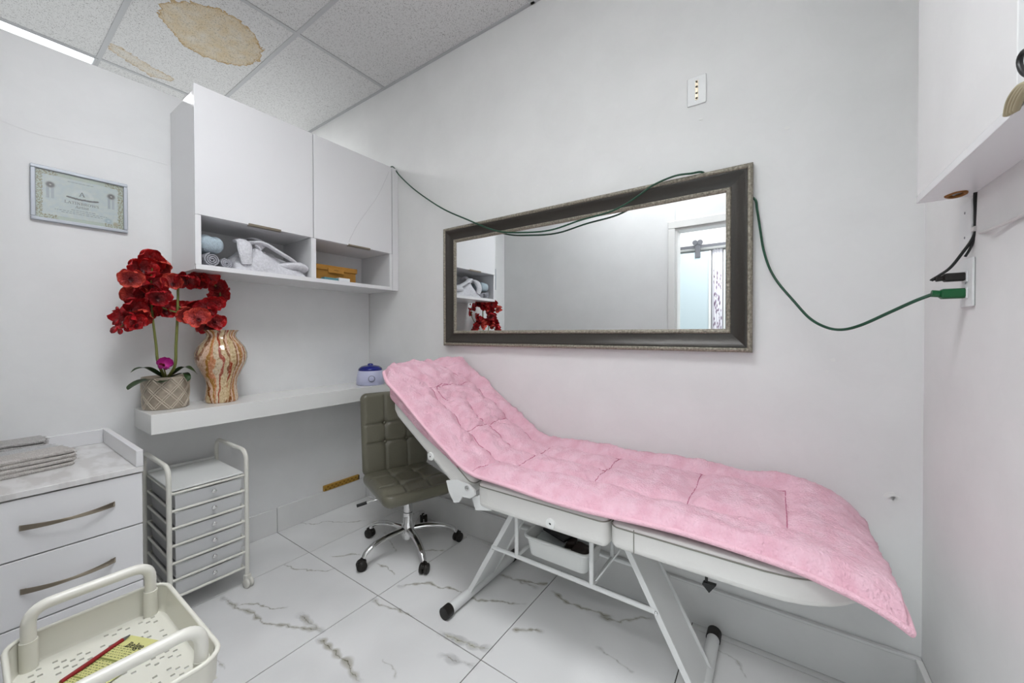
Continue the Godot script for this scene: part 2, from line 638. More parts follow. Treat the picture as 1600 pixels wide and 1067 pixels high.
# polylines of veins as the photograph shows them on the floor, in its pixels, with a width in millimetres and a strength
func vein_list() -> Array:
	return [
		[[[469, 816], [480, 818], [495, 818], [510, 814], [530, 816], [552, 815], [572, 813]], 5, 0.55],
		[[[445, 881], [458, 887], [480, 890], [505, 892], [522, 889]], 6, 0.6],
		[[[515, 869], [530, 869], [548, 866], [565, 866]], 6, 0.5],
		[[[588, 880], [600, 884], [610, 890], [617, 898]], 6, 0.6],
		[[[345, 932], [360, 943], [372, 950], [390, 955], [402, 964], [416, 973], [440, 976], [462, 980], [490, 983], [505, 988]], 9, 0.7],
		[[[372, 946], [385, 944], [400, 944], [415, 948], [430, 951], [448, 948]], 6, 0.75],
		[[[468, 960], [480, 968], [492, 978], [502, 984]], 12, 0.4],
		[[[497, 996], [508, 1004], [518, 1012], [530, 1025], [542, 1036], [552, 1052], [565, 1063]], 11, 0.75],
		[[[580, 937], [595, 944], [610, 950], [622, 952], [634, 957], [648, 964]], 8, 0.55],
		[[[620, 916], [640, 913], [655, 912], [672, 911], [688, 919], [700, 917], [716, 924], [735, 932], [755, 938], [785, 939], [805, 943], [820, 944]], 7, 0.8],
		[[[690, 988], [705, 995], [725, 1003], [745, 1010], [765, 1014]], 14, 0.28],
		[[[688, 1022], [705, 1028], [725, 1036], [742, 1042]], 12, 0.22],
		[[[862, 923], [875, 933], [890, 942], [905, 948], [925, 954], [945, 960], [958, 964]], 9, 0.85],
		[[[935, 962], [950, 968], [975, 969], [1000, 964], [1018, 966]], 10, 0.55],
		[[[798, 982], [815, 985], [830, 983], [850, 986]], 9, 0.75],
		[[[806, 906], [825, 908], [845, 911], [856, 909]], 8, 0.8],
		[[[780, 897], [800, 904], [820, 912], [838, 918]], 10, 0.35],
		[[[307, 978], [318, 983], [330, 985]], 8, 0.4],
		[[[660, 860], [680, 859], [694, 859]], 7, 0.5],
		[[[597, 1030], [612, 1042], [618, 1060]], 5, 0.25],
		[[[600, 832], [612, 850], [618, 862]], 5, 0.3],
		[[[300, 1000], [330, 1020], [352, 1045]], 5, 0.25],
		[[[930, 1010], [960, 1030], [990, 1050]], 6, 0.2],
		[[[1110, 1010], [1150, 1030], [1165, 1060]], 5, 0.2]]

func floor_tex() -> ImageTexture:
	var w := 1440
	var h := 880
	var sx := w / 2.88
	var f := FastNoiseLite.new()
	f.seed = 61
	f.frequency = 0.008
	f.fractal_octaves = 4
	var small := f.get_image(360, 220)
	small.resize(w, h, Image.INTERPOLATE_CUBIC)
	small.convert(Image.FORMAT_RGB8)
	var d := small.get_data()
	for k in range(0, d.size(), 3):
		var t: float = d[k] / 255.0
		var g := lerpf(228.0, 242.0, smoothstep(0.2, 0.8, t))
		d[k] = int(g)
		d[k + 1] = int(g)
		d[k + 2] = int(g - 1.0)
	var im := Image.create_from_data(w, h, false, Image.FORMAT_RGB8, d)
	var r := RandomNumberGenerator.new()
	r.seed = 7
	for vein in vein_list():
		var pts := []
		for p in vein[0]:
			var q := at(p[0], p[1], 1, 0.0)
			pts.append(Vector3(q.x, q.z, 0))
		pts = spline(pts, 10)
		var tot := pts.size()
		for k in tot - 1:
			var a: Vector3 = pts[k]
			var b: Vector3 = pts[k + 1]
			var steps := maxi(2, int(a.distance_to(b) * 1000.0))
			for s in steps:
				var e := (k + float(s) / steps) / tot
				var fade := smoothstep(0.0, 0.15, e) * smoothstep(1.0, 0.8, e)
				var p := a.lerp(b, float(s) / steps)
				var jit := Vector2(f.get_noise_2d(p.x * 2500.0, p.y * 2500.0), f.get_noise_2d(p.x * 2500.0 + 400.0, p.y * 2500.0)) * 0.012
				var c := Vector2(p.x, p.y) + jit
				var wide: float = vein[1] * 0.001 * (0.5 + 0.9 * absf(f.get_noise_2d(p.x * 1500.0 + 70.0, p.y * 1500.0)) * 2.0)
				stamp(im, c * sx, wide * sx * 1.3, Color(0.63, 0.61, 0.54), vein[2] * fade * 0.055)
				stamp(im, c * sx, maxf(wide * sx * 0.16, 0.75), Color(0.30, 0.29, 0.24), vein[2] * fade * 0.5)
	return ImageTexture.create_from_image(im)

func stamp(im: Image, c: Vector2, r: float, col: Color, a: float) -> void:
	for y in range(maxi(0, int(c.y - r)), mini(im.get_height(), int(c.y + r) + 2)):
		for x in range(maxi(0, int(c.x - r)), mini(im.get_width(), int(c.x + r) + 2)):
			var t := 1.0 - Vector2(x, y).distance_to(c) / r
			if t > 0.0:
				im.set_pixel(x, y, im.get_pixel(x, y).lerp(col, a * minf(1.0, t * 1.5)))

func tile_image(w: int, h: int, seed_: int) -> Image:
	var im := Image.create(w, h, false, Image.FORMAT_RGB8)
	im.fill(Color(0.86, 0.86, 0.855))
	var r := RandomNumberGenerator.new()
	r.seed = seed_
	for k in int(w * h * 0.026):
		var x := r.randi_range(0, w - 1)
		var y := r.randi_range(0, h - 1)
		var c := Color(0.86, 0.86, 0.855).lerp(Color(0.32, 0.31, 0.30), r.randf_range(0.15, 0.9))
		var l := r.randi_range(1, 4)
		var dx := r.randi_range(-1, 1)
		var dy := r.randi_range(-1, 1)
		for j in l:
			im.set_pixel(posmod(x + dx * j, w), posmod(y + dy * j, h), c)
			if r.randf() < 0.5:
				im.set_pixel(posmod(x + dx * j + 1, w), posmod(y + dy * j, h), c)
	for k in int(w * h * 0.03):
		var x := r.randi_range(0, w - 1)
		var y := r.randi_range(0, h - 1)
		im.set_pixel(x, y, im.get_pixel(x, y).lightened(r.randf_range(0.1, 0.5)))
	return im

# the tile with two water stains: x from -1.017, z from 0.604
func stained_image() -> Image:
	var im := tile_image(1024, 512, 12)
	var f := FastNoiseLite.new()
	f.seed = 71
	f.frequency = 0.03
	f.fractal_octaves = 3
	var big := [[247, 25], [250, 8], [268, 1], [300, 4], [345, 15], [375, 33], [398, 55], [411, 78], [405, 95], [385, 104], [355, 100], [320, 90], [285, 70], [270, 52], [262, 42]]
	var small := [[173, 66], [195, 78], [235, 103], [273, 123], [268, 128], [235, 119], [200, 97], [171, 78]]
	for st in [[big, 0.9, 0.5], [small, 0.55, 0.25]]:
		var poly := PackedVector2Array()
		for p in st[0]:
			var q := at(p[0], p[1], 1, H)
			poly.append(Vector2((q.x + 1.017) / 1.219 * 1024.0, (q.z - 0.604) / 0.6096 * 512.0))
		var r := Rect2(poly[0], Vector2.ZERO)
		for p in poly:
			r = r.expand(p)
		r = r.grow(12)
		for y in range(maxi(0, int(r.position.y)), mini(512, int(r.end.y))):
			for x in range(maxi(0, int(r.position.x)), mini(1024, int(r.end.x))):
				var p := Vector2(x, y)
				p += Vector2(f.get_noise_2d(x, y), f.get_noise_2d(x + 500, y)) * 14.0
				var inside := Geometry2D.is_point_in_polygon(p, poly)
				var d := 1e9
				for k in poly.size():
					d = minf(d, Geometry2D.get_closest_point_to_segment(p, poly[k], poly[(k + 1) % poly.size()]).distance_to(p))
				if not inside:
					continue
				var c := im.get_pixel(x, y)
				var rim := exp(-d / 7.0)
				var tint := Color(0.90, 0.80, 0.62).lerp(Color(0.72, 0.56, 0.33), rim)
				var amt: float = st[1] * lerpf(st[2] + 0.35 * f.get_noise_2d(x * 0.4, y * 0.4 + 90), 1.0, rim)
				im.set_pixel(x, y, c.lerp(Color(c.r * tint.r, c.g * tint.g, c.b * tint.b) * 1.06, clampf(amt + 0.1, 0.0, 1.0)))
	return im

func certificate_tex() -> ImageTexture:
	var im := Image.create(560, 440, false, Image.FORMAT_RGB8)
	var f := FastNoiseLite.new()
	f.seed = 81
	f.frequency = 0.02
	for y in 440:
		for x in 560:
			var e := minf(minf(x, 559 - x), minf(y, 439 - y))
			var c := Color(0.74, 0.80, 0.80).lerp(Color(0.80, 0.84, 0.80), f.get_noise_2d(x, y) + 0.5)
			if e < 34.0:
				c = c.lerp(Color(0.68, 0.74, 0.60), 0.45)
			if e > 30.0 and e < 33.0:
				c = Color(0.60, 0.62, 0.48)
			if e < 40.0 and (x < 130 or x > 430) and f.get_noise_2d(x * 3.0, y * 3.0) > 0.05:
				c = Color(0.52, 0.50, 0.33)
			im.set_pixel(x, y, c)
	# seals with ribbons
	for s in [[85, 125], [475, 125]]:
		im.fill_rect(Rect2i(s[0] - 24, s[1] + 20, 18, 105), Color(0.62, 0.66, 0.69))
		im.fill_rect(Rect2i(s[0] + 4, s[1] + 20, 18, 105), Color(0.66, 0.70, 0.72))
		stamp(im, Vector2(s[0], s[1]), 40.0, Color(0.62, 0.62, 0.58), 1.0)
		stamp(im, Vector2(s[0], s[1]), 30.0, Color(0.10, 0.10, 0.09), 1.5)
		stamp(im, Vector2(s[0], s[1]), 11.0, Color(0.66, 0.66, 0.60), 1.2)
	# the dark brush stroke under the letter and the pale rays printed round it
	for k in 220:
		var t := k / 219.0
		var y := 205.0 + 10.0 * sin(t * 3.0) + 6.0 * f.get_noise_1d(k * 4.0)
		stamp(im, Vector2(lerpf(185, 385, t), y), 5.0 + 4.0 * absf(f.get_noise_1d(k * 7.0 + 50.0)) * 2.0, Color(0.13, 0.14, 0.11), 0.9)
	for k in 40:
		var a := lerpf(PI, TAU, k / 39.0)
		for j in range(46, 74, 2):
			stamp(im, Vector2(285, 190) + Vector2(cos(a), sin(a)) * j, 1.6, Color(0.93, 0.94, 0.92), 0.7)
	# rows of small print
	var r := RandomNumberGenerator.new()
	r.seed = 5
	for row in [[322, 210, 360], [340, 110, 450], [356, 150, 420], [60, 190, 360]]:
		var x: int = row[1]
		while x < row[2]:
			var l := r.randi_range(8, 26)
			im.fill_rect(Rect2i(x, row[0], l, 5), Color(0.42, 0.46, 0.46))
			x += l + 6
	stamp(im, Vector2(455, 375), 34.0, Color(0.55, 0.66, 0.70), 0.9)
	stamp(im, Vector2(455, 375), 16.0, Color(0.80, 0.85, 0.86), 0.9)
	stamp(im, Vector2(505, 395), 26.0, Color(0.62, 0.56, 0.36), 0.8)
	return ImageTexture.create_from_image(im)

func sheet_tex() -> ImageTexture:
	var im := Image.create(256, 512, false, Image.FORMAT_RGB8)
	im.fill(Color(0.83, 0.82, 0.55))
	var r := RandomNumberGenerator.new()
	r.seed = 6
	for row in 24:
		var y := 96 + row * 17
		im.fill_rect(Rect2i(14, y + 11, 228, 1), Color(0.55, 0.56, 0.34))
		var x := 20
		while x < r.randi_range(150, 230):
			var l := r.randi_range(6, 24)
			im.fill_rect(Rect2i(x, y + 2, l, 5), Color(0.36, 0.40, 0.20))
			x += l + 7
	im.fill_rect(Rect2i(14, 200, 228, 14), Color(0.50, 0.52, 0.26))
	im.fill_rect(Rect2i(14, 350, 228, 12), Color(0.55, 0.57, 0.30))
	return ImageTexture.create_from_image(im)

func floral_tex() -> ImageTexture:
	var im := Image.create(96, 512, false, Image.FORMAT_RGB8)
	im.fill(Color(0.94, 0.93, 0.96))
	var r := RandomNumberGenerator.new()
	r.seed = 8
	for k in 90:
		var y := r.randf_range(60, 330)
		stamp(im, Vector2(r.randf_range(10, 86), y), r.randf_range(3, 8), Color(0.52, 0.42, 0.52).lerp(Color(0.35, 0.25, 0.35), r.randf()), 0.9)
	return ImageTexture.create_from_image(im)

# ---------------------------------------------------------------- the room
func _ready() -> void:
	rng.seed = 20
	# camera
	var yaw := deg_to_rad(34.6932)
	var pitch := deg_to_rad(0.5509)
	var roll := deg_to_rad(-0.0892)
	var f0 := Vector3(-sin(yaw), 0, -cos(yaw))
	var r0 := Vector3(cos(yaw), 0, -sin(yaw))
	cf = f0 * cos(pitch) - Vector3.UP * sin(pitch)
	var u0 := Vector3.UP * cos(pitch) + f0 * sin(pitch)
	cr = r0 * cos(roll) + u0 * sin(roll)
	cu = u0 * cos(roll) - r0 * sin(roll)
	var cam := Camera3D.new()
	cam.name = "camera"
	cam.projection = Camera3D.PROJECTION_FRUSTUM
	cam.near = 0.05
	cam.far = 50.0
	cam.size = 2.0 * cam.near * 533.5 / FPX
	cam.frustum_offset = Vector2(0, (CY - 533.5) / FPX * cam.near)
	cam.transform = Transform3D(Basis(cr, cu, -cf), CAM)
	add_child(cam)
	cam.current = true
	# surroundings: indoors, no sky in view
	var we := WorldEnvironment.new()
	we.name = "world"
	var env := Environment.new()
	env.background_mode = Environment.BG_COLOR
	env.background_color = Color(0.02, 0.02, 0.02)
	env.tonemap_mode = Environment.TONE_MAPPER_LINEAR
	env.tonemap_exposure = 1.0
	env.sdfgi_enabled = true
	env.ssao_enabled = true
	env.ssil_enabled = true
	we.environment = env
	add_child(we)
	make_materials()
	# fittings in the ceiling: x0, x1, z0, z1, energy
	ceiling_light(LAMP.position.x, LAMP.end.x, LAMP.position.y, LAMP.end.y, 2.85, "recessed fluorescent ceiling light above the treatment room floor", true)
	ceiling_light(-2.236, -1.017, 1.214, 1.823, 2.7, "long recessed fluorescent ceiling light seen over the partition top")
	ceiling_light(-1.63, -1.03, 0.16, 0.772, 1.5, "square ceiling light peeping between partition top and wall cabinet")
	ceiling_light(1.421, 2.640, 2.433, 3.042, 3.6, "recessed fluorescent ceiling light out in the corridor")
	build_room()
	build_corridor()
	build_wall_cabinet()
	build_bed()
	build_blanket()
	build_mirror()
	build_chair()
	build_shelf_things()
	build_dresser()
	build_drawer_cart()
	build_trolley()
	build_certificate()
	build_right_wall()
	build_cords()

func ceiling_light(x0: float, x1: float, z0: float, z1: float, energy: float, label: String, added_louvre := false) -> void:
	var c := Vector3((x0 + x1) * 0.5, H, (z0 + z1) * 0.5)
	var t := thing("ceiling_light", label, "ceiling light", c, 0.0, "fluorescent ceiling lights")
	var hx := (x1 - x0) * 0.5
	var hz := (z1 - z0) * 0.5
	var m := MB.new()
	var b := 0.014
	m.bx(-hx, -0.006, -hz, hx, 0.03, -hz + b)
	m.bx(-hx, -0.006, hz - b, hx, 0.03, hz)
	m.bx(-hx, -0.006, -hz + b, -hx + b, 0.03, hz - b)
	m.bx(hx - b, -0.006, -hz + b, hx, 0.03, hz - b)
	put(m, "frame", mat("tee"), t)
	var up := 0.0
	if added_louvre:
		# unseen deep box and blades, added to keep light off the upper walls
		up = 0.085
		m = MB.new()
		m.bx(-hx + b - 0.004, 0.0, -hz + b - 0.004, hx - b + 0.004, 0.1, -hz + b, 0.0005)
		m.bx(-hx + b - 0.004, 0.0, hz - b, hx - b + 0.004, 0.1, hz - b + 0.004, 0.0005)
		m.bx(-hx + b - 0.004, 0.0, -hz + b, -hx + b, 0.1, hz - b, 0.0005)
		m.bx(hx - b, 0.0, -hz + b, hx - b + 0.004, 0.1, hz - b, 0.0005)
		put(m, "added_housing", mat("trim white"), t)
		for k in 5:
			m = MB.new()
			var z := lerpf(-hz + b, hz - b, (k + 1) / 6.0)
			m.bx(-hx + b, -0.003, z - 0.001, hx - b, 0.072, z + 0.001, 0.0003)
			put(m, "added_louvre_blade", mat("trim white"), t)
	m = MB.new()
	m.bx(-hx + b, 0.004 + up, -hz + b, hx - b, 0.012 + up, hz - b)
	put(m, "diffuser", mat("lamp diffuser"), t)
	var l := AreaLight3D.new()
	l.name = "tube_light"
	l.area_size = Vector2(2.0 * (hx - b), 2.0 * (hz - b))
	l.area_normalize_energy = true
	l.light_energy = energy
	l.light_color = Color(0.985, 0.99, 1.0)
	l.area_range = 12.0
	l.area_attenuation = 2.0
	l.shadow_enabled = true
	l.rotation = Vector3(-PI / 2, 0, 0)
	l.position = Vector3(0, up - 0.008 if not added_louvre else up, 0)
	t.add_child(l)

# where the light of this room is let into the ceiling (x and z)
const LAMP := Rect2(1.15, 1.01, 1.22, 0.61)

# what is left of a piece of ceiling once that opening is cut
func round_lamp(r: Rect2) -> Array:
	if not r.intersects(LAMP):
		return [r]
	var out := []
	var a := LAMP.position
	var b := LAMP.end
	if r.position.x < a.x:
		out.append(Rect2(r.position, Vector2(a.x - r.position.x, r.size.y)))
	if r.end.x > b.x:
		out.append(Rect2(Vector2(b.x, r.position.y), Vector2(r.end.x - b.x, r.size.y)))
	var x0 := maxf(r.position.x, a.x)
	var x1 := minf(r.end.x, b.x)
	if r.position.y < a.y:
		out.append(Rect2(x0, r.position.y, x1 - x0, a.y - r.position.y))
	if r.end.y > b.y:
		out.append(Rect2(x0, b.y, x1 - x0, r.end.y - b.y))
	return out

func build_room() -> void:
	# floor: a bed of grout and the tiles laid on it
	var fl := struct_root("floor")
	var m := MB.new()
	m.bx(-3.4, -0.12, -0.12, 2.95, -0.003, 4.2, 0.001)
	put(m, "grout_bed", mat("grout"), fl)
	var ts := 0.6039
	var gap := 0.0016
	var xs := []
	for k in range(-7, 6):
		xs.append(0.3799 + ts * k)
	var zs := []
	for k in range(-2, 8):
		zs.append(0.6464 + ts * k)
	for i in xs.size() - 1:
		for j in zs.size() - 1:
			var x0 := maxf(xs[i] + gap, -3.3)
			var x1 := minf(xs[i + 1] - gap, 2.9)
			var z0 := maxf(zs[j] + gap, -0.05)
			var z1 := minf(zs[j + 1] - gap, 4.1)
			if x1 - x0 < 0.02 or z1 - z0 < 0.02:
				continue
			m = MB.new()
			m.bx(x0, -0.006, z0, x1, 0.0, z1, 0.0008)
			for k in m.v.size():
				m.uv[k] = Vector2(m.v[k].x / 2.88, m.v[k].z / 1.76)
			put(m, "floor_tile", mat("marble tile"), fl)
	# ceiling: slab, tiles and the tee bars that carry them
	var ce := struct_root("ceiling")
	m = MB.new()
	m.bx(-3.4, H + 0.12, -0.12, 2.95, H + 0.2, 4.2, 0.001)
	put(m, "slab", mat("trim white"), ce)
	var gx := []
	for k in range(-3, 4):
		gx.append(0.202 + 1.2192 * k)
	var gz := []
	for k in range(-1, 7):
		gz.append(0.604 + 0.6096 * k)
	for i in gx.size() - 1:
		for j in gz.size() - 1:
			var x0 := maxf(gx[i], -3.35)
			var x1 := minf(gx[i + 1], W + 0.02)
			var z0 := maxf(gz[j], -0.02)
			var z1 := minf(gz[j + 1], 4.1)
			if x1 - x0 < 0.03 or z1 - z0 < 0.03:
				continue
			var lamp := (absf(gx[i] - 1.421) < 0.01 and j == 4) or (absf(gx[i] + 2.236) < 0.01 and j == 2)
			if lamp:
				continue
			var stained := absf(gx[i] + 1.017) < 0.01 and j == 1
			for q in round_lamp(Rect2(x0, z0, x1 - x0, z1 - z0)):
				m = MB.new()
				m.bx(q.position.x, H + 0.001, q.position.y, q.end.x, H + 0.016, q.end.y, 0.001)
				for k in m.v.size():
					var p := m.v[k]
					m.uv[k] = Vector2((p.x + 1.017) / 1.219, (p.z - 0.604) / 0.6096) if stained else Vector2(p.x / 0.6096, p.z / 0.6096)
				put(m, "ceiling_tile", mat("stained ceiling tile") if stained else mat("ceiling tile"), ce)
	for x in gx:
		if x > -3.3 and x < W:
			for q in round_lamp(Rect2(x - 0.012, 0.0, 0.024, 3.6)):
				m = MB.new()
				m.bx(q.position.x, H - 0.003, q.position.y, q.end.x, H + 0.002, q.end.y, 0.0008)
				put(m, "tee_bar", mat("tee"), ce)
	for z in gz:
		if z > 0.05 and z < 4.1:
			for q in round_lamp(Rect2(-3.3, z - 0.012, W + 3.3, 0.024)):
				m = MB.new()
				m.bx(q.position.x, H - 0.0025, q.position.y, q.end.x, H + 0.002, q.end.y, 0.0008)
				put(m, "tee_bar", mat("tee"), ce)
	m = MB.new()
	m.bx(-3.3, H - 0.003, 0.0, W, H + 0.002, 0.018, 0.0008)
	put(m, "wall_angle", mat("tee"), ce)
	# walls
	m = MB.new()
	m.bx(-3.4, 0, -0.12, 2.98, H + 0.13, 0.0, 0.001)
	var wb := struct(m, "wall_back", mat("wall paint"))
	m = MB.new()
	m.bx(W, 0, 0.0, W + 0.12, H + 0.13, 4.2, 0.001)
	struct(m, "wall_right", mat("wall paint"))
	m = MB.new()
	m.bx(-0.1, 0, 0.0, 0.0, PT, WD + 0.12, 0.003)
	struct(m, "wall_left", mat("partition paint"))
	m = MB.new()
	m.bx(0.0, 0, WD, 1.77, H + 0.0, WD + 0.12, 0.003)
	m.bx(2.72, 0, WD, W, H, WD + 0.12, 0.003)
	m.bx(1.77, 2.07, WD, 2.72, H, WD + 0.12, 0.003)
	struct(m, "wall_front", mat("partition paint"))
	m = MB.new()
	m.bx(-3.4, 0, 3.55, 2.98, H + 0.13, 3.67, 0.001)
	struct(m, "wall_corridor", mat("partition paint"))
	m = MB.new()
	m.bx(-3.4, 0, 0.0, -3.3, H + 0.13, 3.55, 0.001)
	struct(m, "wall_outer", mat("partition paint"))
	# a raised ridge of plaster on the partition, from an old taped joint
	var pts := []
	for p in [[0, 188], [60, 210], [130, 225], [200, 241], [262, 258]]:
		pts.append(at(p[0], p[1], 0, -0.0055))
	m = MB.new()
	m.tube(spline(pts, 6), 0.007, 8)
	put(m, "plaster_ridge", mat("partition paint"), get_node("wall_left"))
	# filler spots and old screw holes on the mirror wall
	var spots := [[1394, 775, 0.012], [1397, 780, 0.008], [1302, 562, 0.006], [1292, 580, 0.005], [1230, 200, 0.006], [1000, 262, 0.007], [893, 283, 0.004], [840, 290, 0.004], [1096, 186, 0.005]]
	for s in spots:
		var c := at(s[0], s[1], 2, 0.0)
		m = MB.new()
		var poly := PackedVector2Array()
		for k in 9:
			var a := TAU * k / 9
			var rr: float = s[2] * rng.randf_range(0.6, 1.25)
			poly.append(Vector2(c.x + cos(a) * rr * 1.5, c.y + sin(a) * rr))
		m.prism(poly, -0.001, 0.0022)
		put(m, "filler_spot", mat("trim white"), wb)
	# skirtings: tiles along the partition, a tall board along the mirror wall and the right wall
	var sk := struct_root("baseboard_left")
	for j in range(-1, 3):
		var z0 := maxf(0.6464 + ts * (j - 1) + 0.001, 0.012)
		var z1 := minf(0.6464 + ts * j - 0.001, WD)
		if z1 - z0 < 0.02:
			continue
		m = MB.new()
		m.bx(0.0, 0.0005, z0, 0.012, 0.147, z1, 0.002)
		put(m, "baseboard_tile", mat("baseboard tile"), sk)
	sk = struct_root("baseboard_back")
	m = MB.new()
	m.bx(0.0, 0.0005, 0.0, W, 0.158, 0.014, 0.002)
	m.bx(0.0, 0.158, 0.0, W, 0.169, 0.018, 0.003)
	put(m, "board", mat("baseboard tile"), sk)
	sk = struct_root("baseboard_right")
	m = MB.new()
	m.bx(W - 0.014, 0.0005, 0.018, W, 0.158, WD, 0.002)
	m.bx(W - 0.018, 0.158, 0.018, W, 0.169, WD, 0.003)
	put(m, "board", mat("trim white"), sk)
	# doorway
	var d := struct_root("door_1")
	m = MB.new()
	m.bx(1.716, 0, WD - 0.014, 1.772, 2.07, WD, 0.004)
	put(m, "casing", mat("trim white"), d)
	m = MB.new()
	m.bx(2.718, 0, WD - 0.014, 2.774, 2.07, WD, 0.004)
	put(m, "casing", mat("trim white"), d)
	m = MB.new()
	m.bx(1.716, 2.07, WD - 0.014, 2.774, 2.132, WD, 0.004)
	put(m, "casing", mat("trim white"), d)
	m = MB.new()
	m.bx(1.77, 0, WD, 1.788, 2.052, WD + 0.12, 0.002)
	put(m, "jamb", mat("trim white"), d)
	m = MB.new()
	m.bx(2.702, 0, WD, 2.72, 2.052, WD + 0.12, 0.002)
	put(m, "jamb", mat("trim white"), d)
	m = MB.new()
	m.bx(1.77, 2.052, WD, 2.72, 2.07, WD + 0.12, 0.002)
	put(m, "lintel_board", mat("trim white"), d)

# what the mirror shows through the doorway
func build_corridor() -> void:
	var t := thing("sliding_glass_door", "frosted glass sliding door hanging from a steel rail in the corridor", "sliding door", Vector3(1.38, 0.01, 3.44))
	var m := MB.new()
	m.bx(-0.42, 0, -0.008, 0.42, 2.17, 0.008, 0.003)
	put(m, "glass_panel", mat("frosted glass"), t)
	m = MB.new()
	m.bx(-0.5, 2.22, -0.012, 1.25, 2.255, 0.0, 0.002)
	put(m, "rail", mat("steel"), t)
	m = MB.new()
	m.bx(-0.5, 2.20, 0.03, 1.25, 2.34, 0.11, 0.003)
	put(m, "header_board", mat("trim white"), t)
	for x in [-0.3, 0.3]:
		m = MB.new()
		for s in [-1, 1]:
			m.xf = Transform3D(Basis(Vector3.RIGHT, PI / 2), Vector3(x + s * 0.028, 2.285, -0.025))
			m.lathe([Vector2(0, -0.012), Vector2(0.03, -0.012), Vector2(0.03, 0.012), Vector2(0, 0.012)], 20)
		m.xf = Transform3D.IDENTITY
		m.bx(x - 0.03, 2.10, -0.02, x + 0.03, 2.28, -0.01, 0.003)
		put(m, "roller", mat("steel"), t)
	m = MB.new()
	m.bx(0.42, 0, -0.02, 0.445, 2.17, 0.02, 0.003)
	put(m, "edge_profile", mat("trim white"), t)
	t = thing("printed_curtain", "narrow white hanging panel printed with mauve flowers in the corridor", "curtain", Vector3(1.885, 0.0, 3.50))
	m = MB.new()
	var rows := []
	for i in 25:
		var row := []
		for j in 2:
			row.append(Vector3(lerpf(-0.055, 0.055, i / 24.0), 2.2 * (1 - j) + 0.02, 0.006 * sin(i * 0.9)))
		rows.append(row)
	m.grid(rows)
	put(m, "cloth", mat("floral print"), t)
	m = MB.new()
	m.tube([Vector3(-0.06, 2.21, 0), Vector3(0.06, 2.21, 0)], 0.006)
	put(m, "rod", mat("steel"), t)
	t = thing("glass_partition", "pale frosted glass pane standing beside the printed curtain", "glass pane", Vector3(2.3, 0.0, 3.5))
	m = MB.new()
	m.bx(-0.33, 0, -0.006, 0.4, 2.17, 0.006, 0.002)
	put(m, "glass_panel", mat("frosted glass"), t)
	m = MB.new()
	m.bx(-0.35, 0, -0.012, -0.33, 2.19, 0.012, 0.002)
	m.bx(-0.33, 2.17, -0.012, 0.4, 2.19, 0.012, 0.002)
	put(m, "profile", mat("trim white"), t)

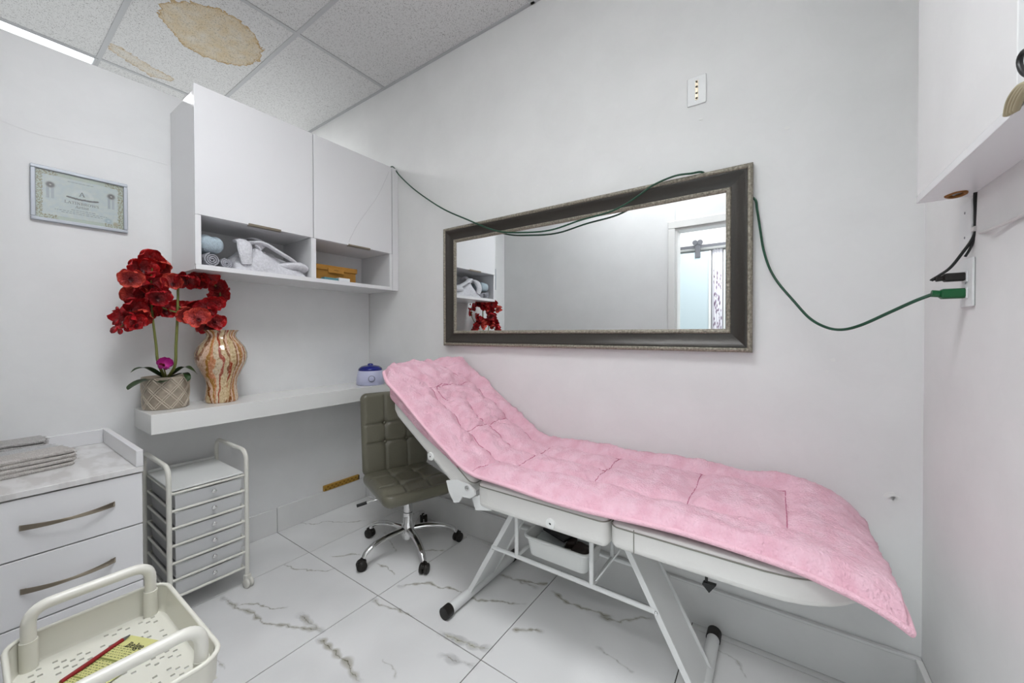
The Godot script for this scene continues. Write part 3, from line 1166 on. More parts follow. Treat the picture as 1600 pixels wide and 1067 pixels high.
# ---------------------------------------------------------------- wall cabinet and what lies in it
func build_wall_cabinet() -> void:
	var t := thing("wall_cabinet", "white two-door wall cabinet with open cubbies below, over the floating shelf", "cabinet", Vector3(0, 1.4856, 0))
	var y := 1.4856
	var d := 0.315
	var white := mat("cabinet white")
	var parts := [["side_panel", 0.0, 0.0, 1.103, d, 0.80, 1.119], ["bottom_panel", 0.0, 0.0, 0.05, d, 0.02, 1.103], ["middle_shelf", 0.004, 0.245, 0.05, d, 0.262, 1.103], ["top_panel", 0.0, 0.784, 0.05, d, 0.80, 1.103], ["divider", 0.004, 0.02, 0.575, d, 0.245, 0.597], ["back_panel", 0.0, 0.02, 0.05, 0.004, 0.784, 1.103], ["side_panel", 0.0, 0.02, 0.05, d, 0.784, 0.066], ["filler_strip", 0.0, 0.0, 0.001, 0.333, 0.83, 0.05]]
	for p in parts:
		var m := MB.new()
		m.bx(p[1], p[2], p[3], p[4], p[5], p[6], 0.0015)
		put(m, p[0], white, t)
	# face edges of the open part
	for p in [[0.0, 0.0, 0.052, 0.333, 0.0225, 1.117], [0.315, 0.022, 0.572, 0.333, 0.245, 0.60], [0.315, 0.022, 1.096, 0.333, 0.245, 1.119], [0.315, 0.022, 0.052, 0.333, 0.245, 0.074]]:
		var m := MB.new()
		m.bx(maxf(p[0], 0.315), p[1], p[2], p[3], p[4], p[5], 0.0015)
		put(m, "edge_strip", white, t)
	for e in [[0.5885, 1.119], [0.056, 0.5845]]:
		var m := MB.new()
		m.bx(0.316, 0.2457, e[0], 0.334, 0.828, e[1], 0.0015)
		var door := put(m, "door", white, t)
		m = MB.new()
		var c: float = (e[0] + e[1]) * 0.5 - 0.02
		m.bx(0.3345, 0.2405, c - 0.075, 0.339, 0.2525, c + 0.075, 0.001)
		m.bx(0.318, 0.2405, c - 0.075, 0.3345, 0.2445, c + 0.075, 0.001)
		put(m, "edge_pull", mat("nickel"), door)
	# a fine crack or stray thread running up the second door
	var th := MB.new()
	th.tube(spline([at(545, 378, 0, 0.336) - t.position, at(558, 352, 0, 0.336) - t.position, at(575, 328, 0, 0.336) - t.position, at(592, 303, 0, 0.336) - t.position, at(608, 268, 0, 0.336) - t.position], 5), 0.0005, 5)
	put(th, "hair_crack", mat("tee"), t.get_child(t.get_child_count() - 1))
	var fy := y + 0.0205
	# pale blue towel, folded, on a grey rolled one
	var o := rolled_towel("rolled_towel", Vector3(0.215, fy + 0.036, 1.048), 0.034, 0.16, 0.05, "grey rolled towel lying under the pale blue towel in the cabinet cubby", "grey towel")
	o = rolled_towel("rolled_towel", Vector3(0.20, fy + 0.029, 0.977), 0.027, 0.17, -0.06, "grey rolled towel tucked between the white robe and the other rolled towel", "grey towel")
	var m2 := MB.new()
	m2.xf = Transform3D(Basis(Vector3.UP, 0.15), Vector3(0.20, fy + 0.112, 1.047))
	m2.pillow(0.09, 0.05, 0.080, 0.036, 0.03, 0.03, 18, 12, Relief.new("wavy"))
	tag(put(m2, "folded_towel", mat("pale blue towel")), "pale blue folded towel on the grey roll in the cabinet cubby", "towel")
	# the crumpled white robe
	t = thing("bathrobe", "crumpled white bathrobe heaped in the left cubby of the cabinet", "bathrobe", Vector3(0.185, fy, 0.785))
	var f := FastNoiseLite.new()
	f.seed = 91
	f.frequency = 6.0
	f.noise_type = FastNoiseLite.TYPE_SIMPLEX_SMOOTH
	f.fractal_type = FastNoiseLite.FRACTAL_RIDGED
	f.fractal_octaves = 2
	var m := MB.new()
	var rows := []
	for i in 97:
		var row := []
		var u := i / 96.0
		for j in 65:
			var w := j / 64.0
			var x := lerpf(-0.14, 0.125, w)
			var z := lerpf(-0.185, 0.17, u)
			var e := sin(PI * clampf(u, 0, 1)) ** 0.4 * sin(PI * w) ** 0.35
			var hh := lerpf(0.075, 0.135, smoothstep(0.05, 0.75, u)) * e
			var k := f.get_noise_3d(x * 0.9, 0.3, z * 0.9 + x * 0.5) * 0.028 + 0.020 * absf(sin(x * 24.0 + z * 15.0)) + 0.008 * absf(sin(x * 55.0 - z * 38.0))
			row.append(Vector3(x + 0.02 * sin(z * 30.0) * e, maxf(0.001, hh + k * e - 0.014), z))
		rows.append(row)
	m.grid(rows, false)
	put(m, "body", mat("robe cloth"), t)
	m = MB.new()
	m.tube(spline([Vector3(0.05, 0.15, 0.10), Vector3(0.10, 0.155, 0.04), Vector3(0.115, 0.12, -0.03), Vector3(0.115, 0.085, -0.10), Vector3(0.10, 0.055, -0.15)], 8), 0.022, 14, false, true, 0.45)
	put(m, "belt", mat("robe cloth"), t)
	m = MB.new()
	m.tube(spline([Vector3(0.02, 0.16, 0.13), Vector3(0.095, 0.14, 0.125), Vector3(0.125, 0.09, 0.13), Vector3(0.12, 0.035, 0.12)], 8), [0.018, 0.02, 0.022, 0.024, 0.026, 0.028, 0.029, 0.030, 0.031, 0.032, 0.033, 0.033, 0.033, 0.033, 0.032, 0.031, 0.030, 0.030, 0.029, 0.028, 0.027, 0.026, 0.025, 0.024, 0.022], 14, false, true, 0.6)
	put(m, "sleeve", mat("robe cloth"), t)
	m = MB.new()
	m.tube(spline([Vector3(0.06, 0.05, -0.05), Vector3(0.115, 0.06, -0.12), Vector3(0.10, 0.05, -0.165)], 8), 0.032, 14, false, true, 0.7)
	put(m, "sleeve", mat("robe cloth"), t)
	m = MB.new()
	m.tube(spline([Vector3(-0.05, 0.17, 0.09), Vector3(0.02, 0.185, 0.06), Vector3(0.075, 0.165, 0.03), Vector3(0.09, 0.13, 0.06)], 8), 0.018, 12, false, true, 0.4)
	put(m, "collar", mat("robe cloth"), t)
	# cardboard box and small packs
	t = thing("cardboard_box", "brown flat cardboard mailing box in the right cubby of the cabinet", "box", Vector3(0.165, fy, 0.425))
	m = MB.new()
	m.bx(-0.11, 0, -0.14, 0.105, 0.068, 0.14, 0.002)
	put(m, "base", mat("cardboard"), t)
	m = MB.new()
	m.box(Vector3(-0.002, 0.086, 0), Vector3(0.232, 0.03, 0.292), 0.003, Basis(Vector3.FORWARD, 0.05))
	var lid := put(m, "lid", mat("cardboard"), t)
	m = MB.new()
	m.box(Vector3(0.119, 0.066, 0.0), Vector3(0.004, 0.03, 0.10), 0.001, Basis(Vector3.FORWARD, -0.12))
	put(m, "tuck_tab", mat("cardboard"), lid)
	m = MB.new()
	m.box(Vector3(0.1215, 0.068, 0.0), Vector3(0.001, 0.005, 0.03), 0.0003, Basis(Vector3.FORWARD, -0.12))
	put(m, "finger_slot", mat("cardboard edge"), lid)
	m = MB.new()
	m.bx(0.285, fy, 0.36, 0.325, fy + 0.022, 0.43, 0.001)
	tag(put(m, "small_carton", mat("white card")), "small white carton in front of the cardboard box", "box")
	m = MB.new()
	m.bx(0.285, fy, 0.435, 0.325, fy + 0.016, 0.52, 0.001)
	tag(put(m, "small_carton", mat("teal print")), "small teal printed carton in front of the cardboard box", "box")

func rolled_towel(called: String, c: Vector3, r: float, l: float, turn: float, label: String, m_: String) -> Node:
	var m := MB.new()
	m.xf = Transform3D(Basis(Vector3.UP, turn), c)
	var rows := []
	var turns := 3.2
	for i in 90:
		var a := i / 89.0 * turns * TAU
		var rr := lerpf(0.006, r, i / 89.0)
		var row := []
		for s in [-0.5, -0.48, 0.0, 0.48, 0.5]:
			row.append(Vector3(s * l, sin(a) * rr, cos(a) * rr))
		rows.append(row)
	m.grid(rows)
	var rows2 := []
	for i in 90:
		var a := i / 89.0 * turns * TAU
		var rr := maxf(0.002, lerpf(0.006, r, i / 89.0) - 0.0065)
		var row := []
		for s in [-0.492, 0.0, 0.492]:
			row.append(Vector3(s * l, sin(a) * rr, cos(a) * rr))
		rows2.append(row)
	m.grid(rows2, true)
	# the rounded hem between the two faces
	for e in [0.5, -0.5]:
		var rim := []
		for i in 90:
			var a := i / 89.0 * turns * TAU
			var rr := maxf(0.004, lerpf(0.006, r, i / 89.0) - 0.0033)
			rim.append(Vector3(e * l * 0.99, sin(a) * rr, cos(a) * rr))
		m.tube(rim, 0.0033, 6)
	return tag(put(m, called, mat(m_)), label, "towel")

# ---------------------------------------------------------------- treatment bed
func build_bed() -> void:
	var t := thing("treatment_bed", "white folding treatment bed with raised backrest under the pink blanket", "bed", Vector3(1.81, 0, 0.305))
	var inv := t.transform.affine_inverse()
	var vinyl := mat("white vinyl")
	var steel := mat("bed enamel")
	var zc := 0.3
	var flat_top := Relief.new("vinyl")
	# backrest
	var ang := deg_to_rad(34.0)
	var d := Vector3(-cos(ang), sin(ang), 0)
	var nn := Vector3(sin(ang), cos(ang), 0)
	var hinge := Vector3(1.505, 0.612, zc)
	var m := MB.new()
	var fr := Transform3D(Basis(-d, nn, Vector3.BACK), hinge + d * 0.308 - nn * 0.05)
	m.xf = inv * fr
	m.pillow(0.305, 0.283, 0.10, 0.022, 0.13, 0.03, 12, 10, flat_top)
	var back := put(m, "backrest", vinyl, t)
	m = MB.new()
	m.xf = inv * fr
	m.tube(seam_path(0.305, 0.283, 0.13, 0.03, 0.034), 0.0022, 6, true)
	put(m, "welt", mat("vinyl seam"), back)
	grommet(back, inv * Transform3D(Basis(Vector3.RIGHT, PI / 2), at(673, 713, 2, 0.5845)))
	# seat
	m = MB.new()
	fr = Transform3D(Basis.IDENTITY, Vector3((1.515 + 2.043) * 0.5, 0.570, zc))
	m.xf = inv * fr
	m.pillow(0.264, 0.283, 0.103, 0.02, 0.03, 0.03, 12, 10, flat_top)
	var seat := put(m, "seat", vinyl, t)
	m = MB.new()
	m.xf = inv * fr
	m.tube(seam_path(0.264, 0.283, 0.03, 0.03, 0.0335), 0.0022, 6, true)
	put(m, "welt", mat("vinyl seam"), seat)
	grommet(seat, inv * Transform3D(Basis(Vector3.RIGHT, PI / 2), at(860, 818, 2, 0.5845)))
	# foot part
	m = MB.new()
	fr = Transform3D(Basis.IDENTITY, Vector3((2.049 + 2.68) * 0.5, 0.572, zc))
	m.xf = inv * fr
	m.pillow(0.3155, 0.283, 0.085, 0.02, 0.03, 0.23, 14, 10, flat_top)
	var foot := put(m, "leg_rest", vinyl, t)
	m = MB.new()
	m.xf = inv * fr
	m.tube(seam_path(0.3155, 0.283, 0.03, 0.23, 0.028), 0.0022, 6, true)
	put(m, "welt", mat("vinyl seam"), foot)
	m = MB.new()
	m.xf = inv
	m.tube([Vector3(2.125, 0.607, 0.5838), Vector3(2.125, 0.538, 0.5838)], 0.0016, 6)
	put(m, "welt", mat("vinyl seam"), foot)
	# under frame: rails below the cushions
	for z in [0.43, 0.19]:
		m = MB.new()
		m.xf = inv
		m.bx(1.54, 0.503, z - 0.011, 2.55, 0.527, z + 0.011, 0.003)
		put(m, "frame_rail", steel, t)
	# legs: bent sheet panels with a rolled front edge, standing on floor tubes
	for e in [[1.625, 0.528, 1.342, 0.032, 1.338], [2.018, 0.528, 2.287, 0.032, 2.278]]:
		var a := Vector3(e[0], e[1], 0)
		var b := Vector3(e[2], e[3], 0)
		var dir := (b - a).normalized()
		var side := Vector3(-dir.y, dir.x, 0)
		m = MB.new()
		m.xf = inv
		m.box((a + b) * 0.5 + Vector3(0, 0, 0.345), Vector3((b - a).length(), 0.004, 0.165), 0.001, Basis(dir, side, Vector3.BACK))
		var leg := put(m, "leg", steel, t)
		m = MB.new()
		m.xf = inv
		m.box((a + b) * 0.5 + Vector3(0, 0, 0.432), Vector3((b - a).length(), 0.022, 0.008), 0.0025, Basis(dir, side, Vector3.BACK))
		m.box((a + b) * 0.5 + Vector3(0, 0, 0.258), Vector3((b - a).length(), 0.022, 0.008), 0.0025, Basis(dir, side, Vector3.BACK))
		put(m, "flange", steel, leg)
		m = MB.new()
		m.xf = inv
		var k := a.lerp(b, 0.5)
		bolt(m, Vector3(k.x, k.y, 0.4365))
		put(m, "bolt", mat("chrome"), leg)
		m = MB.new()
		m.xf = inv
		bolt(m, Vector3(a.lerp(b, 0.06).x, a.lerp(b, 0.06).y, 0.4365))
		put(m, "bolt", mat("chrome"), leg)
		m = MB.new()
		m.xf = inv
		m.tube([Vector3(e[4], 0.025, 0.075), Vector3(e[4], 0.025, 0.56)], 0.022, 18)
		put(m, "foot_tube", steel, t)
		for z in [[0.052, 0.095], [0.548, 0.585]]:
			m = MB.new()
			m.xf = inv
			m.tube([Vector3(e[4], 0.0255, z[0]), Vector3(e[4], 0.0255, z[1])], 0.0252, 18)
			put(m, "foot_cap", mat("caster rubber"), t)
	# crossbars and the hangers that carry the tub
	for z in [0.435, 0.225]:
		m = MB.new()
		m.xf = inv
		m.tube([Vector3(1.478, 0.284, z), Vector3(2.150, 0.284, z)], 0.0085, 12)
		put(m, "crossbar", steel, t)
		for x in [1.603, 1.928]:
			m = MB.new()
			m.xf = inv
			m.tube(bent([Vector3(x, 0.51, z - 0.001), Vector3(x, 0.284, z - 0.001)], 0.01), 0.0085, 12)
			put(m, "hanger", steel, t)
	for x in [1.603, 1.928]:
		m = MB.new()
		m.xf = inv
		m.tube([Vector3(x, 0.284, 0.225), Vector3(x, 0.284, 0.435)], 0.0075, 12)
		put(m, "crosspiece", steel, t)
	m = MB.new()
	m.xf = inv
	m.flat(Vector3(1.935, 0.292, 0.41), Vector3(2.075, 0.505, 0.25), Vector3.BACK, 0.016, 0.006)
	put(m, "brace", steel, t)
	m = MB.new()
	m.xf = inv
	m.flat(Vector3(1.93, 0.40, 0.22), Vector3(2.12, 0.40, 0.22), Vector3.UP, 0.02, 0.006)
	put(m, "brace", steel, t)
	# hinge of the backrest: a cast plate and the prop below it
	m = MB.new()
	var hp := PackedVector2Array()
	for p in [[697, 751], [714, 750], [731, 757], [741, 766], [742, 774], [734, 779], [722, 776], [717, 785], [709, 785], [701, 768]]:
		var q := at(p[0], p[1], 2, 0.592)
		hp.append(Vector2(q.x, q.y))
	m.xf = inv
	m.prism(hp, 0.584, 0.592)
	var hg := put(m, "hinge_plate", mat("bed enamel"), t)
	m = MB.new()
	m.xf = inv
	var hb := at(730, 763, 2, 0.594)
	bolt(m, Vector3(hb.x, hb.y, 0.593), 0.011)
	put(m, "bolt", mat("chrome"), hg)
	m = MB.new()
	m.xf = inv
	hp = PackedVector2Array()
	for p in [[737, 777], [748, 774], [768, 798], [743, 797]]:
		var q := at(p[0], p[1], 2, 0.578)
		hp.append(Vector2(q.x, q.y))
	m.prism(hp, 0.572, 0.578)
	put(m, "prop", mat("bed enamel"), t)
	# rubber stop under the leg rest
	m = MB.new()
	m.xf = inv
	var st := PackedVector2Array()
	for p in [[1099, 909], [1119, 915], [1108, 926], [1097, 912]]:
		var q := at(p[0], p[1], 2, 0.4)
		st.append(Vector2(q.x, q.y + 0.0))
	m.prism(st, 0.388, 0.402)
	m.bx(st[0].x + 0.004, st[0].y - 0.004, 0.39, st[0].x + 0.012, 0.532, 0.398, 0.001)
	put(m, "rubber_stop", mat("black plastic"), t)
	# the tub hung below, with what it holds
	t = thing("plastic_tub", "white plastic tub held in the frame under the treatment bed", "tub", Vector3(1.765, 0.294, 0.325))
	m = MB.new()
	var hx := 0.138
	var hz := 0.088
	var prof := [[0.90, 0.0], [0.905, 0.004], [1.0, 0.074]]
	for side in [0, 1]:
		var rows := []
		for p in prof:
			var row := []
			for q in round_rect(hx * p[0] - side * 0.003, hz * p[0] - side * 0.003, 0.025):
				row.append(Vector3(q.x, p[1] + side * 0.003, q.y))
			row.append(row[0])
			rows.append(row)
		m.grid(rows, side == 0)
	var low := round_rect(hx * 0.9, hz * 0.9, 0.025)
	for y in [0.0, 0.003]:
		m.xf = Transform3D(Basis(Vector3.RIGHT, PI / 2), Vector3(0, y, 0))
		m.prism(PackedVector2Array(low), -0.0008, 0.0008)
	m.xf = Transform3D.IDENTITY
	put(m, "bowl", mat("tub plastic"), t)
	m = MB.new()
	var rim := []
	for q in round_rect(hx + 0.004, hz + 0.004, 0.03):
		rim.append(Vector3(q.x, 0.074, q.y))
	m.tube(rim, 0.0065, 8, true)
	put(m, "rim", mat("tub plastic"), t)
	# things in the tub
	m = MB.new()
	m.xf = Transform3D(Basis(Vector3.UP, 0.1) * Basis(Vector3.FORWARD, 0.06), Vector3(1.71, 0.336, 0.342))
	m.pillow(0.06, 0.045, 0.016, 0.005, 0.004, 0.004, 6, 6)
	tag(put(m, "palette", mat("clear box")), "clear flat palette box lying in the white tub", "palette")
	m = MB.new()
	m.xf = Transform3D(Basis(Vector3.UP, -0.2) * Basis(Vector3.FORWARD, 0.1), Vector3(1.72, 0.356, 0.292))
	m.pillow(0.058, 0.035, 0.014, 0.005, 0.006, 0.006, 6, 6)
	tag(put(m, "makeup_compact", mat("dark compact")), "black makeup compact on top of the pile in the tub", "compact")
	m = MB.new()
	m.xf = Transform3D(Basis(Vector3.UP, 0.3), Vector3(1.74, 0.322, 0.285))
	m.pillow(0.055, 0.03, 0.03, 0.008, 0.008, 0.008, 6, 6)
	tag(put(m, "makeup_compact", mat("brown pouch")), "dark brown case under the black compact in the tub", "case")
	m = MB.new()
	m.xf = Transform3D(Basis(Vector3.UP, 0.05), Vector3(1.838, 0.318, 0.33))
	m.pillow(0.04, 0.06, 0.035, 0.012, 0.01, 0.01, 8, 8, Relief.new("pouch"))
	tag(put(m, "zip_pouch", mat("brown pouch")), "dark brown pouch at the end of the white tub", "pouch")

func bolt(m: MB, c: Vector3, r := 0.007) -> void:
	var keep := m.xf
	m.xf = keep * Transform3D(Basis(Vector3.RIGHT, PI / 2), c)
	m.lathe([Vector2(r, -0.003), Vector2(r, 0.003), Vector2(r * 0.75, 0.005), Vector2(0, 0.0055)], 16)
	m.xf = keep

func grommet(parent: Node, xf: Transform3D) -> void:
	var m := MB.new()
	m.xf = xf
	m.lathe([Vector2(0.0, 0.0005), Vector2(0.0045, 0.0005), Vector2(0.0045, 0.005), Vector2(0.010, 0.006), Vector2(0.0165, 0.004), Vector2(0.018, -0.002)], 24)
	var g := put(m, "grommet", mat("tub plastic"), parent)
	m = MB.new()
	m.xf = xf
	m.lathe([Vector2(0.0045, 0.0012), Vector2(0.0, 0.0012)], 16)
	put(m, "hole", mat("black plastic"), g)

func seam_path(hx: float, hz: float, ra: float, rb: float, y: float) -> Array:
	var out := []
	for q in [[1, 1, rb], [-1, 1, ra], [-1, -1, ra], [1, -1, rb]]:
		for k in 7:
			var a: float = PI * 0.5 * k / 6.0
			if q[0] * q[1] < 0:
				a = PI * 0.5 - a
			out.append(Vector3(q[0] * (hx - q[2] + q[2] * cos(a)), y, q[1] * (hz - q[2] + q[2] * sin(a))))
	return out

func round_rect(hx: float, hz: float, r: float, per := 5) -> Array:
	var out := []
	for q in [[1, 1, 0.0], [-1, 1, PI * 0.5], [-1, -1, PI], [1, -1, PI * 1.5]]:
		for k in per + 1:
			var a: float = q[2] + PI * 0.5 * k / per
			out.append(Vector2(q[0] * (hx - r) + r * cos(a), q[1] * (hz - r) + r * sin(a)))
	return out

# ---------------------------------------------------------------- the quilted blanket
var b_path := PackedVector2Array()
var b_first := 0.0
const B_S0 := -0.9
const B_STEP := 0.01

func b_angle(s: float) -> float:
	var a := -34.0 * (1.0 - smoothstep(-0.09, 0.07, s))
	a = lerpf(6.0, a, smoothstep(-0.74, -0.58, s))
	a = lerpf(a, -46.0, smoothstep(0.94, 1.26, s))
	return deg_to_rad(a)

func b_make_path() -> void:
	var p := Vector2(1.50, 0.654)
	var fwd := [p]
	var s := 0.0
	while s < 1.5:
		p += Vector2(cos(b_angle(s)), sin(b_angle(s))) * B_STEP
		fwd.append(p)
		s += B_STEP
	p = Vector2(1.50, 0.654)
	var bwd := []
	s = 0.0
	while s > B_S0 - 0.005:
		p -= Vector2(cos(b_angle(s)), sin(b_angle(s))) * B_STEP
		bwd.push_front(p)
		s -= B_STEP
	b_first = -bwd.size() * B_STEP
	b_path = PackedVector2Array(bwd + fwd)

func b_at(s: float) -> Vector2:
	var k := (s - b_first) / B_STEP
	var i := clampi(int(k), 0, b_path.size() - 2)
	return b_path[i].lerp(b_path[i + 1], k - i)

# ends of the blanket along its length, by the place across (0 at the wall, 1 at the open side)
func b_s0(v: float) -> float:
	return -0.60 - 0.25 * pow(clampf(1.0 - pow(absf(v - 0.38) / 0.62, 2.4), 0.0, 1.0), 0.75)

func b_s1(v: float) -> float:
	return 1.25 - 0.015 * v

# [s0, v0, s1, v1] runs of stitching
func b_stitches() -> Array:
	return [[-0.50, 0.17, 1.0, 0.17], [-0.50, 0.70, 1.0, 0.70], [-0.50, 0.17, -0.50, 0.70], [-0.20, 0.17, -0.20, 0.70], [0.10, 0.17, 0.10, 0.70], [0.42, 0.17, 0.42, 0.70], [0.74, 0.17, 0.74, 0.70], [1.0, 0.17, 1.0, 0.70], [-0.36, 0.44, 0.42, 0.44], [0.02, 0.70, -0.01, 0.97], [-0.56, 0.25, -0.83, 0.42]]

func b_hole() -> Array:
	var out := []
	for k in 22:
		var a := lerpf(deg_to_rad(-30), deg_to_rad(170), k / 21.0)
		out.append(Vector2(-0.455 - 0.055 * sin(a - 0.6), 0.54 + 0.115 * cos(a - 0.6)))
	return out

var b_noise := FastNoiseLite.new()
var b_fold := FastNoiseLite.new()

func b_point(s: float, v: float, puffed := true) -> Vector3:
	var p := b_at(s)
	var e0 := s - b_s0(v)
	var e1 := b_s1(v) - s
	var wd := 0.60
	var edge := minf(minf(e0, e1), minf(v, 1.0 - v) * wd)
	var z := lerpf(0.016, 0.598, v)
	var y := p.y
	var a := b_angle(s)
	# droop of the open side and of the corners
	y -= 0.008 * smoothstep(0.90, 1.0, v)
	y += 0.035 * smoothstep(0.3, 1.0, v) * smoothstep(1.05, 1.28, s)
	y -= 0.012 * smoothstep(0.75, 1.0, v) * smoothstep(-0.45, -0.62, s)
	y += 0.012 * smoothstep(0.3, 0.0, v)
	y += 0.007 * sin(s * 9.0 + 1.0) * smoothstep(0.8, 1.0, v)
	if puffed:
		var near := 1.0
		var here := Vector2(s, v * wd)
		for q in b_stitches():
			var c := Geometry2D.get_closest_point_to_segment(here, Vector2(q[0], q[1] * wd), Vector2(q[2], q[3] * wd))
			near = minf(near, c.distance_to(here))
		if s < -0.3 and s > -0.62:
			for h in b_hole():
				near = minf(near, Vector2(h.x, h.y * wd).distance_to(here))
		var puff := 0.024 * (1.0 - exp(-near * near / 0.0011)) + 0.006 * (1.0 - exp(-near / 0.012))
		puff += 0.006 * b_fold.get_noise_2d(s * 10.0, v * 6.0) * 2.0 + 0.002 * b_noise.get_noise_2d(s * 40.0, v * 24.0) * 2.0
		var head := smoothstep(0.1, -0.2, s)
		puff += head * 0.010 * b_fold.get_noise_2d(s * 22.0 + 50.0 + v * 6.0, v * 9.0) * 2.0
		puff *= smoothstep(0.0, 0.035, edge)
		return Vector3(p.x - sin(a) * puff, y + cos(a) * puff, z)
	return Vector3(p.x, y, z)

func build_blanket() -> void:
	b_make_path()
	b_noise.seed = 101
	b_noise.frequency = 1.0
	b_noise.fractal_octaves = 2
	b_fold.seed = 102
	b_fold.frequency = 0.55
	b_fold.fractal_octaves = 2
	var t := thing("pink_blanket", "pink quilted plush blanket spread over the treatment bed", "blanket", Vector3(1.81, 0.60, 0.31))
	var inv := t.transform.affine_inverse()
	var m := MB.new()
	m.xf = inv
	var nu := 260
	var nv := 84
	var top := []
	var low := []
	for i in nu + 1:
		var row := []
		var lrow := []
		for j in nv + 1:
			var v := j / float(nv)
			var s := lerpf(b_s0(v), b_s1(v), i / float(nu))
			row.append(b_point(s, v))
			var q := b_point(s, v, false)
			var edge := minf(minf(s - b_s0(v), b_s1(v) - s), minf(v, 1.0 - v) * 0.6)
			var th := 0.010 * smoothstep(0.0, 0.03, edge)
			lrow.append(Vector3(q.x + sin(b_angle(s)) * th, q.y - cos(b_angle(s)) * th, q.z))
		top.append(row)
		low.append(lrow)
	m.grid(top, true)
	var sparse := []
	for i in range(0, nu + 1, 4):
		var row := []
		for j in range(0, nv + 1, 4):
			row.append(low[i][j])
		sparse.append(row)
	m.grid(sparse, false)
	put(m, "quilt", mat("pink plush"), t)
	# corded edge all round
	var edge := []
	for i in range(0, nu + 1, 2):
		edge.append(top[i][nv])
	for j in range(nv - 1, -1, -2):
		edge.append(top[nu][j])
	for i in range(nu, -1, -2):
		edge.append(top[i][0])
	for j in range(1, nv, 2):
		edge.append(top[0][j])
	m = MB.new()
	m.xf = inv
	m.tube(edge, 0.0080, 10, true)
	put(m, "piping", mat("pink piping"), t)
	# lines of stitching sunk in the pile
	m = MB.new()
	m.xf = inv
	for q in b_stitches():
		var run := []
		for k in 161:
			run.append(b_point(lerpf(q[0], q[2], k / 160.0), lerpf(q[1], q[3], k / 160.0)) + Vector3(0, 0.0016, 0))
		m.tube(run, 0.0016, 5)
	put(m, "stitching", mat("pink thread"), t)
	m = MB.new()
	m.xf = inv
	var run := []
	for h in b_hole():
		run.append(b_point(h.x, h.y) + Vector3(0, 0.0018, 0))
	m.tube(run, 0.0022, 6)
	put(m, "face_slit", mat("pink thread"), t)
	# the part turned under along the backrest
	m = MB.new()
	m.xf = inv
	var rows := []
	for i in 41:
		var s := lerpf(-0.60, -0.10, i / 40.0)
		var c := b_point(s, 1.0, false)
		var w := 1.0 - smoothstep(0.25, 1.0, i / 40.0)
		var row := []
		for k in 13:
			var a := PI * 2.0 * k / 12.0
			row.append(c + Vector3(0.012, -0.030 - 0.012 * w, -0.014) + Vector3(0, sin(a) * (0.006 + 0.028 * w), cos(a) * (0.012 + 0.003 * b_noise.get_noise_2d(s * 60.0, k))))
		rows.append(row)
	m.grid(rows)
	put(m, "turned_edge", mat("pink plush"), t)

# ---------------------------------------------------------------- mirror and cords
func build_mirror() -> void:
	var t := thing("wall_mirror", "wide mirror in a dark scooped frame with silver lips on the back wall", "mirror", Vector3(1.594, 1.1201, 0.0))
	var hx := 0.804
	var hh := 0.7128
	# profile of the moulding: distance in from the outer edge, height off the wall
	var bands := [["outer_lip", "silver leaf", [[0.0, 0.002], [0.0, 0.028], [0.004, 0.034], [0.011, 0.036], [0.016, 0.033], [0.018, 0.028]]], ["scooped_moulding", "dark moulding", [[0.018, 0.030], [0.024, 0.031], [0.034, 0.025], [0.046, 0.019], [0.060, 0.015], [0.072, 0.014]]], ["inner_lip", "silver leaf", [[0.072, 0.014], [0.074, 0.019], [0.079, 0.021], [0.086, 0.019], [0.090, 0.014], [0.091, 0.009]]]]
	for b in bands:
		for side in 4:
			var m := MB.new()
			var rows := []
			for p in b[2]:
				var i: float = p[0]
				var x0 := -hx + i
				var x1 := hx - i
				var y0 := i
				var y1 := hh - i
				var cs := [Vector3(x0, y0, p[1]), Vector3(x1, y0, p[1]), Vector3(x1, y1, p[1]), Vector3(x0, y1, p[1])]
				var a: Vector3 = cs[side]
				var c: Vector3 = cs[(side + 1) % 4]
				var row := []
				for k in 9:
					row.append(a.lerp(c, k / 8.0))
				rows.append(row)
			m.grid(rows, true)
			put(m, b[0], mat(b[1]), t)
	var m := MB.new()
	m.bx(-hx + 0.088, 0.088, 0.004, hx - 0.088, hh - 0.088, 0.011, 0.0005)
	put(m, "glass", mat("mirror silver"), t)
	m = MB.new()
	m.bx(-hx + 0.004, 0.004, 0.0005, hx - 0.004, hh - 0.004, 0.004, 0.0005)
	put(m, "backing", mat("raw wood"), t)

